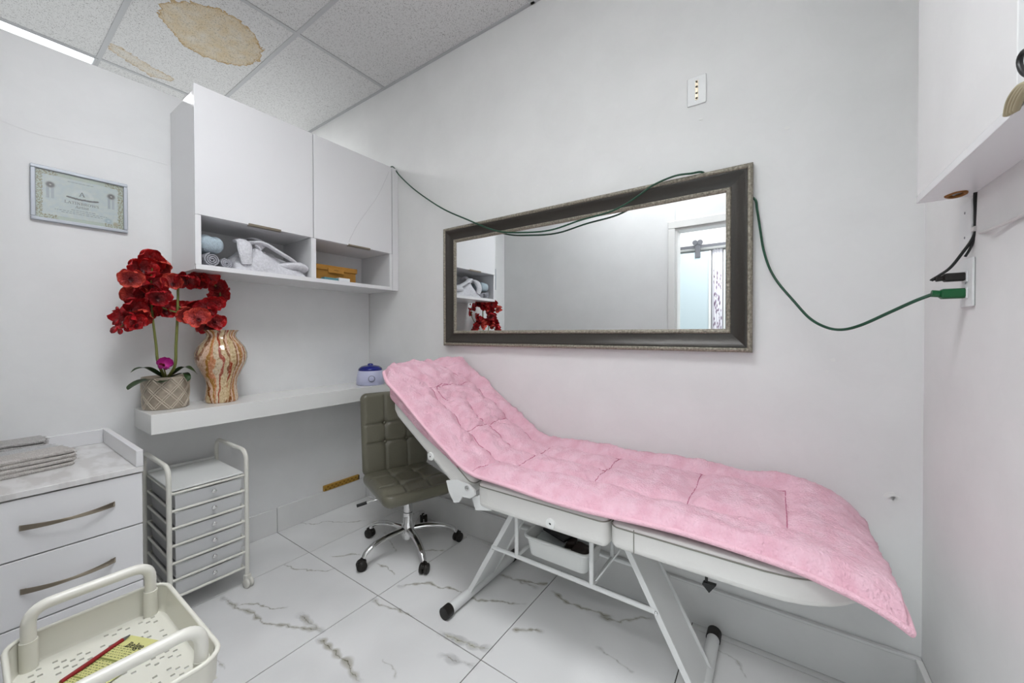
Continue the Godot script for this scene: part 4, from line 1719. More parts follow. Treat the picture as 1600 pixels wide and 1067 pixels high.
func build_cords() -> void:
	# green cord: from behind the cabinet, in a swag over the mirror, behind it and down to the socket on the right wall
	var t := thing("extension_cord", "green extension cord looped over the mirror and plugged in at the right wall", "extension cord", Vector3(2.8, 1.29, 0.337))
	var inv := t.transform.affine_inverse()
	var pts := []
	pts.append(Vector3(0.24, 2.332, 0.012))
	for p in [[612, 262], [625, 275], [650, 298], [690, 325], [730, 343], [777, 361], [823, 363], [862, 359], [907, 344], [950, 332], [976, 320], [1000, 304], [1021, 289], [1054, 275], [1080, 271]]:
		pts.append(at(p[0], p[1], 2, 0.046 if p[0] > 660 else 0.02))
	pts[1] = at(612, 262, 2, 0.012) + Vector3(0.012, 0.004, 0)
	pts.append(Vector3(2.225, 1.836, 0.030))
	pts.append(Vector3(2.25, 1.815, 0.009))
	pts.append(Vector3(2.34, 1.745, 0.008))
	var right := [[1178, 310], [1183, 328], [1188, 360], [1193, 390], [1202, 418], [1216, 442], [1240, 470], [1265, 497], [1290, 511], [1315, 515], [1345, 508], [1390, 488], [1430, 470], [1462, 458]]
	for k in right.size():
		pts.append(at(right[k][0], right[k][1], 2, lerpf(0.012, 0.337, smoothstep(3.0, 13.0, k))))
	var m := MB.new()
	m.xf = inv
	m.tube(spline(pts, 7), 0.0042, 8)
	put(m, "cable", mat("green cord"), t)
	m = MB.new()
	m.xf = inv
	m.box(Vector3(2.826, 1.2895, 0.337), Vector3(0.046, 0.024, 0.026), 0.005)
	m.tube([Vector3(2.790, 1.292, 0.337), Vector3(2.806, 1.290, 0.337)], 0.0085, 12)
	put(m, "plug", mat("green plug"), t)
	# dark appliance plug and its lead up into the boxed shelf
	t = thing("power_lead", "black power lead hanging from the boxed shelf into the right wall socket", "power lead", Vector3(2.82, 1.33, 0.337))
	inv = t.transform.affine_inverse()
	m = MB.new()
	m.xf = inv
	m.box(Vector3(2.828, 1.3295, 0.337), Vector3(0.038, 0.02, 0.024), 0.004)
	m.tube([Vector3(2.797, 1.327, 0.337), Vector3(2.812, 1.3285, 0.337)], 0.0065, 10)
	put(m, "plug", mat("caster rubber"), t)
	m = MB.new()
	m.xf = inv
	m.tube(spline([Vector3(2.800, 1.327, 0.337), at(1466, 434, 2, 0.335), at(1455, 438, 2, 0.333), at(1468, 430, 2, 0.338), at(1485, 418, 2, 0.345), at(1503, 396, 2, 0.355), at(1520, 372, 2, 0.365), at(1527, 350, 2, 0.37), at(1527, 325, 2, 0.372), at(1528, 300, 2, 0.375), at(1529, 290, 2, 0.378)], 6), 0.0033, 8)
	put(m, "cable", mat("black plastic"), t)
	m = MB.new()
	m.xf = inv
	m.tube(spline([at(1508, 401, 2, 0.352), at(1517, 386, 2, 0.36), at(1523, 366, 2, 0.366), at(1524, 335, 2, 0.37), at(1523, 308, 2, 0.372), at(1524, 294, 2, 0.376)], 6), 0.0026, 8)
	put(m, "cable", mat("black plastic"), t)
	m = MB.new()
	m.xf = inv
	var tie := at(1528, 357, 2, 0.368)
	m.box(tie, Vector3(0.02, 0.012, 0.016), 0.003)
	put(m, "cable_tie", mat("white cable"), t)
	m = MB.new()
	m.tube(spline([at(1530, 364, 2, 0.37), at(1545, 359, 0, W - 0.012), at(1575, 347, 0, W - 0.006), at(1600, 335, 0, W - 0.006), at(1660, 308, 0, W - 0.006)], 8), 0.0035, 8)
	tag(put(m, "white_cable", mat("white cable")), "white cable running along the right wall under the boxed shelf", "cable")

# ---------------------------------------------------------------- swivel chair
func build_chair() -> void:
	var t := thing("swivel_chair", "grey tufted leather swivel chair on a chrome five-star base", "chair", Vector3(0.785, 0, 0.305), deg_to_rad(-19.5))
	var leather := mat("grey leather")
	# seat: x is the way it faces
	var hx := 0.205
	var hz := 0.195
	var tuft := Relief.new("tufted", 0.02, [-0.075, 0.075], [-0.065, 0.065])
	var m := MB.new()
	m.xf = Transform3D(Basis.IDENTITY, Vector3(0.0, 0.365, 0))
	m.pillow(hx, hz, 0.075, 0.034, 0.03, 0.05, 84, 84, tuft, Relief.new("waterfall"))
	var seat := put(m, "seat", leather, t)
	m = MB.new()
	for sx in [-0.075, 0.075]:
		for sz in [-0.065, 0.065]:
			m.xf = Transform3D(Basis.IDENTITY, Vector3(sx, 0.3835, sz))
			m.lathe([Vector2(0.009, -0.004), Vector2(0.008, 0.001), Vector2(0.004, 0.004), Vector2(0, 0.0048)], 12)
	put(m, "button", leather, seat)
	# backrest, a little reclined, its foot turned under the seat
	var bt := Transform3D(Basis(Vector3.BACK, PI / 2 + 0.10 - PI), Vector3(-0.212, 0.612, 0))
	var tuft2 := Relief.new("tufted", 0.0, [-0.055, 0.055], [-0.065, 0.065])
	m = MB.new()
	m.xf = bt
	m.pillow(0.235, hz, 0.055, 0.026, 0.035, 0.035, 90, 84, tuft2)
	var back := put(m, "backrest", leather, t)
	m = MB.new()
	for sx in [-0.055, 0.055]:
		for sz in [-0.065, 0.065]:
			m.xf = bt * Transform3D(Basis.IDENTITY, Vector3(sx, 0.0145, sz))
			m.lathe([Vector2(0.009, -0.004), Vector2(0.008, 0.001), Vector2(0.004, 0.004), Vector2(0, 0.0048)], 12)
	put(m, "button", leather, back)
	for e in [[seat, Transform3D(Basis.IDENTITY, Vector3(0, 0.365, 0)), 0.19, 0.18, [-0.075, 0.075], 0.0388, tuft], [back, bt, 0.22, 0.18, [-0.055, 0.055], 0.0288, tuft2]]:
		m = MB.new()
		m.xf = e[1]
		for sx in e[4]:
			var run := []
			for k in 31:
				var z := lerpf(-e[3], e[3], k / 30.0)
				run.append(Vector3(sx, e[5] + e[6].h(sx, z), z))
			m.tube(run, 0.0011, 5)
		for sz in [-0.065, 0.065]:
			var run := []
			for k in 31:
				var x := lerpf(-e[2], e[2] * 0.86, k / 30.0)
				run.append(Vector3(x, e[5] + e[6].h(x, sz), sz))
			m.tube(run, 0.0011, 5)
		put(m, "seam", mat("leather seam"), e[0])
	# mechanism, lever, column
	m = MB.new()
	m.bx(-0.09, 0.305, -0.075, 0.09, 0.329, 0.075, 0.006)
	put(m, "mechanism", mat("black plastic"), t)
	m = MB.new()
	m.tube(spline([Vector3(0.0, 0.314, 0.07), Vector3(0.0, 0.313, 0.16), Vector3(-0.02, 0.300, 0.215), Vector3(-0.03, 0.292, 0.25)], 5), 0.005, 8)
	var lever := put(m, "lever", mat("chrome"), t)
	m = MB.new()
	m.tube([Vector3(-0.021, 0.299, 0.218), Vector3(-0.034, 0.289, 0.265)], 0.008, 10)
	put(m, "lever_grip", mat("black plastic"), lever)
	m = MB.new()
	m.lathe([Vector2(0.0, 0.06), Vector2(0.036, 0.06), Vector2(0.038, 0.09), Vector2(0.036, 0.135), Vector2(0.027, 0.142), Vector2(0.027, 0.20), Vector2(0.0235, 0.202), Vector2(0.0235, 0.308), Vector2(0.0, 0.308)], 28)
	put(m, "gas_column", mat("chrome"), t)
	# star base
	var turn0 := -t.rotation.y
	for k in 5:
		var a := deg_to_rad(24.0 + 72.0 * k) - turn0
		var d := Vector3(cos(a), 0, sin(a))
		m = MB.new()
		var run := spline([d * 0.028 + Vector3.UP * 0.108, d * 0.11 + Vector3.UP * 0.112, d * 0.19 + Vector3.UP * 0.103, d * 0.245 + Vector3.UP * 0.082, d * 0.265 + Vector3.UP * 0.058], 6)
		var rr := []
		for i in run.size():
			rr.append(lerpf(0.021, 0.014, i / float(run.size() - 1)))
		m.tube(run, rr, 14, false, true, 0.75)
		var leg := put(m, "base_leg", mat("chrome"), t)
		m = MB.new()
		var side := Vector3(-d.z, 0, d.x)
		var w := d * 0.275
		for s in [-1.0, 1.0]:
			m.xf = Transform3D(Basis(Vector3.UP, -a + 0.35 * (k - 2)), w) * Transform3D(Basis(Vector3.RIGHT, PI / 2), Vector3(0, 0.0255, s * 0.0125))
			m.lathe([Vector2(0, -0.009), Vector2(0.022, -0.009), Vector2(0.0255, -0.006), Vector2(0.0255, 0.006), Vector2(0.022, 0.009), Vector2(0, 0.009)], 20)
		m.xf = Transform3D(Basis(Vector3.UP, -a + 0.35 * (k - 2)), w)
		m.box(Vector3(0, 0.042, 0), Vector3(0.045, 0.022, 0.020), 0.006)
		m.tube([Vector3(0, 0.04, 0), Vector3(0, 0.062, 0)], 0.006, 8)
		put(m, "caster", mat("caster rubber"), leg)

# ---------------------------------------------------------------- floating shelf and what stands on it
func build_shelf_things() -> void:
	var top := 0.8461
	var m := MB.new()
	m.bx(0.0, 0.7592, 0.0, 0.2739, top, 1.2593, 0.0015)
	tag(put(m, "floating_shelf", mat("shelf white")), "thick glossy white floating shelf under the wall cabinet", "shelf")
	orchid(Vector3(0.098, top, 1.168))
	# vase
	var t := thing("glass_vase", "amber and cream striped glass vase standing beside the orchid", "vase", Vector3(0.122, top, 0.955))
	m = MB.new()
	m.lathe([Vector2(0.0, 0.0), Vector2(0.066, 0.0), Vector2(0.0705, 0.006), Vector2(0.071, 0.02), Vector2(0.066, 0.06), Vector2(0.064, 0.085), Vector2(0.070, 0.12), Vector2(0.088, 0.16), Vector2(0.104, 0.195), Vector2(0.111, 0.225), Vector2(0.110, 0.25), Vector2(0.100, 0.28), Vector2(0.082, 0.305), Vector2(0.066, 0.325), Vector2(0.061, 0.338), Vector2(0.065, 0.352), Vector2(0.074, 0.364), Vector2(0.0755, 0.367), Vector2(0.0725, 0.367), Vector2(0.062, 0.352), Vector2(0.057, 0.338), Vector2(0.062, 0.322), Vector2(0.096, 0.28), Vector2(0.106, 0.23), Vector2(0.066, 0.12), Vector2(0.06, 0.08), Vector2(0.06, 0.012), Vector2(0.0, 0.012)], 56)
	for k in m.uv.size():
		m.uv[k] = Vector2(m.uv[k].x, m.v[k].y / 0.37)
	put(m, "body", mat("vase glass"), t)
	# wax warmer
	t = thing("wax_warmer", "small lilac wax warmer pot with a blue lid at the shelf end", "wax warmer", Vector3(0.178, top, 0.118), deg_to_rad(-50))
	m = MB.new()
	m.lathe([Vector2(0.0, 0.0), Vector2(0.086, 0.0), Vector2(0.091, 0.006), Vector2(0.088, 0.05), Vector2(0.080, 0.092), Vector2(0.076, 0.098), Vector2(0.0, 0.098)], 36)
	put(m, "body", mat("wax body"), t)
	m = MB.new()
	m.lathe([Vector2(0.077, 0.096), Vector2(0.079, 0.100), Vector2(0.074, 0.112), Vector2(0.058, 0.124), Vector2(0.030, 0.131), Vector2(0.0, 0.132)], 36)
	var lid := put(m, "lid", mat("wax lid blue"), t)
	m = MB.new()
	m.lathe([Vector2(0.020, 0.128), Vector2(0.018, 0.138), Vector2(0.013, 0.143), Vector2(0.0, 0.144)], 20)
	put(m, "knob", mat("wax lid blue"), lid)
	m = MB.new()
	m.xf = Transform3D(Basis(Vector3.UP, 0.35), Vector3.ZERO) * Transform3D(Basis(Vector3.BACK, -PI / 2 + 0.1), Vector3(0.086, 0.045, 0))
	m.lathe([Vector2(0.022, -0.003), Vector2(0.022, 0.003), Vector2(0.018, 0.004)], 24)
	put(m, "dial_ring", mat("dial ring"), t)
	m = MB.new()
	m.xf = Transform3D(Basis(Vector3.UP, 0.35), Vector3.ZERO) * Transform3D(Basis(Vector3.BACK, -PI / 2 + 0.1), Vector3(0.086, 0.045, 0))
	m.lathe([Vector2(0.0175, 0.0), Vector2(0.017, 0.009), Vector2(0.014, 0.011), Vector2(0, 0.011)], 24)
	m.box(Vector3(0, 0.012, 0), Vector3(0.028, 0.004, 0.005), 0.001)
	put(m, "dial", mat("wax body"), t)
	# gold patterned strip resting on the skirting
	t = thing("gold_strip", "short gold patterned strip resting on the tiled skirting", "trim strip", Vector3(0.011, 0.1475, 0.23))
	m = MB.new()
	m.bx(-0.0105, 0, -0.13, 0.006, 0.036, 0.13, 0.002)
	put(m, "strip", mat("gold strip"), t)
	for k in 17:
		m = MB.new()
		m.xf = Transform3D(Basis(Vector3.BACK, -PI / 2), Vector3(0.006, 0.018 + (0.007 if k % 2 else -0.007), lerpf(-0.115, 0.118, k / 16.0)))
		m.lathe([Vector2(0.0065, -0.001), Vector2(0.006, 0.002), Vector2(0.002, 0.0035), Vector2(0, 0.0035)], 8)
		put(m, "stud", mat("brass"), t)
	m = MB.new()
	m.bx(0.0055, 0.003, -0.13, 0.0075, 0.033, -0.122, 0.0005)
	put(m, "end_band", mat("caster rubber"), t)

func petal_mesh(l: float, w: float, cup: float, ruffle: float, m_: String, seed_: int) -> Mesh:
	var m := MB.new()
	var rows := []
	for i in 9:
		var u := i / 8.0
		var row := []
		var half := w * maxf(sqrt(maxf(0.0, 1.0 - pow(absf(u - 0.56) / 0.47, 2.2))), 0.16 * (1.0 - u) + 0.02)
		for j in 7:
			var q := j / 3.0 - 1.0
			var y := cup * u * u + 0.25 * w * q * q * u - 0.006 * sin(u * PI)
			y += ruffle * sin(q * 7.0 + seed_) * u * u * absf(q) + ruffle * 0.6 * sin(u * 9.0 + seed_ * 2.0 + q * 3.0) * u
			row.append(Vector3(q * half, y, l * u))
		rows.append(row)
	m.grid(rows)
	var me := m.mesh()
	me.surface_set_material(0, mat(m_))
	return me

func orchid(at_: Vector3) -> void:
	var t := thing("potted_orchid", "artificial red orchid in a beige pot embossed with diamonds", "potted orchid", at_)
	var inv := t.transform.affine_inverse()
	var m := MB.new()
	m.lathe([Vector2(0.0, 0.0), Vector2(0.079, 0.0), Vector2(0.0815, 0.003), Vector2(0.0865, 0.146), Vector2(0.0855, 0.149), Vector2(0.081, 0.149), Vector2(0.080, 0.13), Vector2(0.0, 0.128)], 48)
	var pot := put(m, "pot", mat("pot clay"), t)
	# raised lattice
	m = MB.new()
	for s in [-1.0, 1.0]:
		for k in 9:
			for o in [0.0, 0.13]:
				var run := []
				for i in 13:
					var u := i / 12.0
					var a: float = TAU * (k / 9.0) + o + s * u * 1.4
					var r := lerpf(0.0824, 0.0870, u)
					run.append(Vector3(cos(a) * r, lerpf(0.004, 0.144, u), sin(a) * r))
				m.tube(run, 0.0024, 5)
	put(m, "lattice", mat("pot lattice"), pot)
	m = MB.new()
	m.xf = Transform3D(Basis.IDENTITY, Vector3(0, 0.128, 0))
	m.lathe([Vector2(0.079, 0.004), Vector2(0.05, 0.014), Vector2(0.02, 0.018), Vector2(0.0, 0.017)], 20)
	put(m, "moss", mat("moss"), t)
	# leaves
	for l in [[[250, 590], [225, 595], [205, 604], [217, 590], 0.014], [[268, 588], [286, 574], [300, 578], [309, 585], 0.012], [[250, 588], [232, 576], [215, 576], [204, 582], 0.010], [[276, 584], [288, 583], [294, 592], [293, 596], 0.008], [[262, 586], [262, 592], [250, 598], [240, 594], 0.012]]:
		var run := []
		for k in 4:
			run.append(inv * at(l[k][0], l[k][1], 0, [0.12, 0.17, 0.20, 0.21][k]))
		run[0] = Vector3(run[0].x * 0.3, 0.140, run[0].z * 0.3)
		if l[0][0] == 250 and l[2][0] == 205:
			run[3] = run[2] + Vector3(0.01, -0.012, 0.012)
		var path := spline(run, 6)
		var rows := []
		for i in path.size():
			var u := i / float(path.size() - 1)
			var dir: Vector3 = (path[mini(i + 1, path.size() - 1)] - path[maxi(i - 1, 0)]).normalized()
			var side := dir.cross(Vector3.UP).normalized()
			var wd: float = l[4] * 1.7 * sin(PI * pow(u * 0.96 + 0.04, 0.7)) + 0.0008
			var row := []
			for j in 5:
				var q := j / 2.0 - 1.0
				row.append(path[i] + side * q * wd + Vector3.UP * (0.25 * wd * q * q))
			rows.append(row)
		m = MB.new()
		m.grid(rows, true)
		put(m, "leaf", mat("leaf green"), t)
	# stems
	var x := 0.17
	var stems := [[[262, 588], [247, 566], [244, 540], [239, 500], [237, 470], [236, 440], [238, 418]], [[262, 588], [273, 572], [275, 540], [277, 500], [278, 465], [280, 446], [296, 436], [320, 437], [340, 450], [344, 468], [334, 484], [318, 494]], [[238, 488], [228, 490], [212, 496], [196, 505], [184, 516]], [[276, 488], [262, 484], [252, 480]], [[277, 478], [290, 484], [305, 484]]]
	for s in stems:
		var run := []
		for k in s.size():
			run.append(inv * at(s[k][0], s[k][1], 0, x))
		if s[0][1] == 588:
			run[0] = Vector3(0.01, 0.13, run[0].z * 0.3)
		m = MB.new()
		var path := spline(run, 6)
		var rr := []
		for i in path.size():
			rr.append(lerpf(0.0065 if s[0][1] == 588 else 0.004, 0.0025, i / float(path.size() - 1)))
		m.tube(path, rr, 8)
		put(m, "stem", mat("stem green"), t)
	# blossoms
	var kinds := []
	for c in ["red petal", "crimson petal", "coral petal"]:
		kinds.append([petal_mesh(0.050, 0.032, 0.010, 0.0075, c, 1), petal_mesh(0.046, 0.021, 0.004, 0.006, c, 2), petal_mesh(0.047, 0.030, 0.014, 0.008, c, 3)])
	var hm := MB.new()
	hm.grid([[Vector3(-0.004, 0.004, 0), Vector3(0.0, 0.008, 0), Vector3(0.004, 0.004, 0)], [Vector3(-0.010, 0.012, 0.008), Vector3(0.0, 0.010, 0.010), Vector3(0.010, 0.012, 0.008)], [Vector3(-0.006, 0.018, 0.016), Vector3(0, 0.015, 0.020), Vector3(0.006, 0.018, 0.016)]])
	hm.tube([Vector3(0, 0.002, 0), Vector3(0, 0.012, 0.002), Vector3(0, 0.015, 0.007)], 0.004, 8)
	var heart := hm.mesh()
	heart.surface_set_material(0, mat("flower heart"))
	var spots := [[218, 420, 1.12, 0], [233, 409, 1.1, 0], [252, 420, 1.0, 2], [236, 444, 1.1, 1], [204, 434, 0.85, 2], [212, 462, 0.95, 2], [244, 463, 0.95, 1], [228, 458, 0.95, 1], [207, 483, 1.05, 1], [229, 484, 1.0, 1], [199, 500, 0.95, 1], [224, 494, 0.85, 2], [212, 506, 0.8, 0], [271, 441, 0.8, 2], [292, 436, 0.95, 1], [309, 441, 1.0, 1], [324, 434, 0.85, 0], [340, 448, 0.85, 1], [344, 462, 0.85, 0], [336, 476, 0.85, 0], [256, 486, 0.85, 1], [275, 484, 0.85, 0], [288, 492, 0.8, 2], [303, 483, 0.95, 0], [321, 484, 0.95, 1], [310, 497, 0.95, 2], [322, 508, 0.95, 1], [336, 503, 0.85, 0]]
	for s in spots:
		var p := inv * at(s[0], s[1], 0, x + rng.randf_range(-0.03, 0.045))
		var view := (CAM - (at_ + p)).normalized()
		var z := (view + Vector3(rng.randf_range(-0.5, 0.5), rng.randf_range(-0.45, 0.35), rng.randf_range(-0.55, 0.55))).normalized()
		var up := (Vector3.UP + Vector3(rng.randf_range(-0.35, 0.35), 0, rng.randf_range(-0.35, 0.35))).normalized()
		var sx := up.cross(z).normalized()
		var b := Basis(sx, z, sx.cross(z)).scaled_local(Vector3.ONE * s[2] * 1.12)
		var fl := Node3D.new()
		fl.name = "flower"
		t.add_child(fl, true)
		fl.transform = Transform3D(b, p)
		var k: Array = kinds[s[3]]
		for q in 5:
			var me: Mesh = k[0] if q == 1 or q == 4 else k[1]
			if q == 0:
				me = k[2]
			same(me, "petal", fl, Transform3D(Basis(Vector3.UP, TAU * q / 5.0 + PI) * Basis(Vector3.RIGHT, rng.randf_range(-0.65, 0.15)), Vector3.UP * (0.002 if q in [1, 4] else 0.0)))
		same(heart, "lip", fl, Transform3D.IDENTITY)
	# buds at the tips
	for bpos in [[181, 503, 0.010], [178, 515, 0.012], [188, 518, 0.009], [176, 491, 0.006], [357, 452, 0.007], [350, 440, 0.006], [183, 482, 0.006]]:
		m = MB.new()
		m.xf = Transform3D(Basis(Vector3(1, 0.3, 0.2).normalized(), rng.randf_range(-0.6, 0.6)), inv * at(bpos[0], bpos[1], 0, x))
		var r: float = bpos[2]
		m.lathe([Vector2(0.0, -r * 1.5), Vector2(r * 0.7, -r), Vector2(r, 0), Vector2(r * 0.75, r * 0.9), Vector2(0, r * 1.6)], 10)
		put(m, "bud", mat("crimson petal"), t)
	# the magenta bloom in the pot
	var mg := [petal_mesh(0.038, 0.022, 0.016, 0.002, "magenta bloom", 4)]
	var fp := inv * at(256, 572, 0, 0.19)
	var fl2 := Node3D.new()
	fl2.name = "flower"
	t.add_child(fl2, true)
	fl2.set_meta("label", "single magenta bloom set low in the pot")
	fl2.transform = Transform3D(Basis(Vector3(0, 0, 1), -0.9), fp)
	for q in 5:
		same(mg[0], "petal", fl2, Transform3D(Basis(Vector3.UP, TAU * q / 5.0) * Basis(Vector3.RIGHT, -0.45), Vector3.ZERO))
	same(heart, "lip", fl2, Transform3D.IDENTITY)
	m = MB.new()
	m.tube([Vector3(0.02, 0.13, 0), fp - Vector3(0.005, 0.005, 0)], 0.003, 8)
	put(m, "stem", mat("stem green"), t)

# ---------------------------------------------------------------- drawer chest with folded towels
func build_dresser() -> void:
	var t := thing("drawer_chest", "white three-drawer chest with curved metal pulls against the partition", "drawer chest", Vector3(0.0, 0.0, 1.51))
	var white := mat("cabinet white")
	var z0 := -0.165
	var z1 := 0.170
	var m := MB.new()
	m.bx(0.014, 0.06, z0, 0.545, 0.69, z1, 0.002)
	put(m, "body", white, t)
	m = MB.new()
	m.bx(0.03, 0.0, z0 + 0.02, 0.50, 0.06, z1 - 0.02, 0.002)
	put(m, "plinth", white, t)
	m = MB.new()
	m.bx(0.0, 0.692, z0 - 0.002, 0.572, 0.712, z1, 0.002)
	for k in m.v.size():
		m.uv[k] = Vector2(m.v[k].z * 1.7, m.v[k].x * 2.6)
	put(m, "worktop", mat("counter laminate"), t)
	m = MB.new()
	m.bx(0.0, 0.712, z0 - 0.002, 0.572, 0.772, z0 + 0.018, 0.002)
	put(m, "upstand", white, t)
	m = MB.new()
	m.bx(0.0, 0.712, z0 + 0.018, 0.016, 0.772, z1, 0.002)
	put(m, "upstand", white, t)
	for e in [[0.504, 0.687], [0.297, 0.500], [0.068, 0.293]]:
		m = MB.new()
		m.bx(0.547, e[0], z0, 0.566, e[1], z1, 0.002)
		var dr := put(m, "drawer", white, t)
		m = MB.new()
		var yc: float = lerpf(e[0], e[1], 0.52)
		var rows := []
		for i in 21:
			var u := i / 20.0
			var x := 0.570 + 0.030 * (1.0 - pow(absf(u * 2.0 - 1.0), 2.2))
			var hh := lerpf(0.0085, 0.0045, 1.0 - absf(u * 2.0 - 1.0))
			var z := lerpf(0.113, -0.093, u)
			rows.append([Vector3(x - 0.003, yc - hh, z), Vector3(x, yc - hh, z), Vector3(x + 0.001, yc + hh, z), Vector3(x - 0.003, yc + hh, z), Vector3(x - 0.003, yc - hh, z)])
		m.grid(rows)
		m.bx(0.564, yc - 0.006, 0.100, 0.573, yc + 0.006, 0.113, 0.001)
		m.bx(0.564, yc - 0.006, -0.093, 0.573, yc + 0.006, -0.080, 0.001)
		put(m, "pull", mat("nickel"), dr)
	# folded towels
	towel(Vector3(0.085, 0.712, 1.60), 0.062, 0.075, 0.0155, 3, "stone towel", 0.1, "folded beige towel under the others at the back of the chest top")
	towel(Vector3(0.085, 0.757, 1.605), 0.058, 0.07, 0.016, 2, "greige towel", 0.0, "folded beige towel on top of the pile at the back of the chest")
	towel(Vector3(0.198, 0.712, 1.598), 0.045, 0.088, 0.030, 2, "silver towel", 0.15, "folded grey towel in the middle of the chest top")
	towel(Vector3(0.312, 0.712, 1.585), 0.055, 0.098, 0.0165, 4, "stone towel", 0.22, "folded beige towel showing its layers at the front of the chest top")

func towel(c: Vector3, hx: float, hz: float, th: float, layers: int, m_: String, turn: float, label: String) -> void:
	var t := thing("folded_towel", label, "towel", c, turn)
	var y := 0.0
	for k in layers:
		var m := MB.new()
		m.xf = Transform3D(Basis(Vector3.UP, 0.03 * sin(k * 2.0)), Vector3(0.002 * sin(k * 3.0), y + th * 0.5, 0.003 * cos(k * 2.0)))
		var ph := k * 1.7
		m.pillow(hx, hz, th, th * 0.48, 0.012, 0.012, 14, 18, Relief.new("towel", ph))
		put(m, "fold", mat(m_), t)
		y += th * 0.93
	# fringe of the open end
	var m2 := MB.new()
	for k in 30:
		var yy := rng.randf_range(0.004, y - 0.002)
		var x := rng.randf_range(-hx * 0.9, hx * 0.9)
		m2.tube([Vector3(x, yy, -hz * 0.98), Vector3(x + rng.randf_range(-0.004, 0.004), yy - 0.001, -hz - rng.randf_range(0.004, 0.012))], 0.0009, 4)
	put(m2, "fringe", mat(m_), t)

# ---------------------------------------------------------------- narrow cart with six drawers
func build_drawer_cart() -> void:
	var t := thing("drawer_cart", "white tube-framed rolling cart with six smoky plastic drawers", "drawer cart", Vector3(0.235, 0, 1.098))
	var en := mat("cream enamel")
	var hx := 0.185
	var hz := 0.140
	for s in [-1.0, 1.0]:
		var z: float = s * hz
		var m := MB.new()
		m.tube(bent([Vector3(hx, 0.06, z), Vector3(hx, 0.642, z), Vector3(-hx, 0.642, z), Vector3(-hx, 0.06, z)], 0.055, 8), 0.0095, 12)
		var side := put(m, "side_frame", en, t)
		for k in 7:
			m = MB.new()
			var y := 0.53 - 0.0725 * k
			m.tube([Vector3(-hx, y, z - s * 0.012), Vector3(hx, y, z - s * 0.012)], 0.005, 8)
			put(m, "runner", en, side)
		for sx in [-1.0, 1.0]:
			m = MB.new()
			m.xf = Transform3D(Basis(Vector3.UP, 0.5 * sx + 0.3 * s), Vector3(sx * hx, 0, z))
			m.box(Vector3(0, 0.046, 0), Vector3(0.026, 0.03, 0.03), 0.006)
			for q in [-1.0, 1.0]:
				m.xf = Transform3D(Basis(Vector3.UP, 0.5 * sx + 0.3 * s), Vector3(sx * hx, 0, z)) * Transform3D(Basis(Vector3.RIGHT, PI / 2), Vector3(0.008, 0.022, q * 0.009))
				m.lathe([Vector2(0, -0.006), Vector2(0.019, -0.006), Vector2(0.022, -0.003), Vector2(0.022, 0.003), Vector2(0.019, 0.006), Vector2(0, 0.006)], 18)
			put(m, "caster", en, t)
	for k in 7:
		var m := MB.new()
		var y := 0.53 - 0.0725 * k
		m.tube([Vector3(hx - 0.002, y, -hz), Vector3(hx - 0.002, y, hz)], 0.0055, 10)
		put(m, "rail", en, t)
		m = MB.new()
		m.tube([Vector3(-hx + 0.002, y, -hz), Vector3(-hx + 0.002, y, hz)], 0.0055, 10)
		put(m, "rail", en, t)
	var m := MB.new()
	m.bx(-hx + 0.004, 0.536, -hz + 0.01, hx - 0.008, 0.544, hz - 0.01, 0.002)
	m.bx(-hx + 0.004, 0.544, -hz + 0.01, -hx + 0.012, 0.556, hz - 0.01, 0.002)
	put(m, "top_tray", mat("tub plastic"), t)
	for k in 6:
		var y := 0.522 - 0.0725 * k
		var dr := Node3D.new()
		dr.name = "drawer"
		t.add_child(dr, true)
		dr.position = Vector3(0, y, 0)
		m = MB.new()
		# shallow tapering tray: front, back, two sides and floor
		var w0 := hz - 0.019
		var w1 := hz - 0.023
		var hgt := 0.062
		var xf0 := hx + 0.002
		var pf := [Vector3(xf0, 0, -w0), Vector3(xf0, 0, w0), Vector3(xf0 - 0.012, -hgt, w1), Vector3(xf0 - 0.012, -hgt, -w1)]
		var pb := [Vector3(-hx + 0.01, 0, -w0), Vector3(-hx + 0.01, 0, w0), Vector3(-hx + 0.02, -hgt, w1), Vector3(-hx + 0.02, -hgt, -w1)]
		m.face(pf[3], pf[2], pf[1], pf[0], Vector3(1, -0.2, 0).normalized())
		m.face(pb[3], pb[2], pb[1], pb[0], Vector3(-1, -0.2, 0).normalized())
		m.face(pb[2], pf[2], pf[1], pb[1], Vector3(0, -0.2, 1).normalized())
		m.face(pb[3], pf[3], pf[0], pb[0], Vector3(0, -0.2, -1).normalized())
		m.face(pb[3], pf[3], pf[2], pb[2], Vector3.DOWN)
		put(m, "tray", mat("smoky drawer"), dr)
		m = MB.new()
		m.tube([Vector3(-hx + 0.01, 0, w0), Vector3(xf0, 0, w0), Vector3(xf0, 0, -w0), Vector3(-hx + 0.01, 0, -w0)], 0.0022, 6, true)
		put(m, "rim", mat("tub plastic"), dr)
		m = MB.new()
		m.xf = Transform3D(Basis(Vector3.BACK, -PI / 2 - 0.2), Vector3(xf0 - 0.004, -0.022, -0.012))
		m.lathe([Vector2(0.004, -0.002), Vector2(0.004, 0.006), Vector2(0.0095, 0.009), Vector2(0.0095, 0.013), Vector2(0.007, 0.015), Vector2(0, 0.0155)], 18)
		put(m, "knob", mat("chrome"), dr)
	m = MB.new()
	m.xf = Transform3D(Basis(Vector3.UP, 0.1), Vector3(0.36, 0.4005, 1.095))
	m.pillow(0.025, 0.075, 0.012, 0.005, 0.004, 0.004, 4, 6)
	tag(put(m, "black_case", mat("black plastic")), "slim black case lying in the second cart drawer", "case")
	m = MB.new()
	m.tube([Vector3(0.395, 0.4015, 1.12), Vector3(0.392, 0.4015, 1.20)], 0.006, 10)
	tag(put(m, "wooden_stick", mat("raw wood")), "brown wooden stick lying in the second cart drawer", "stick")
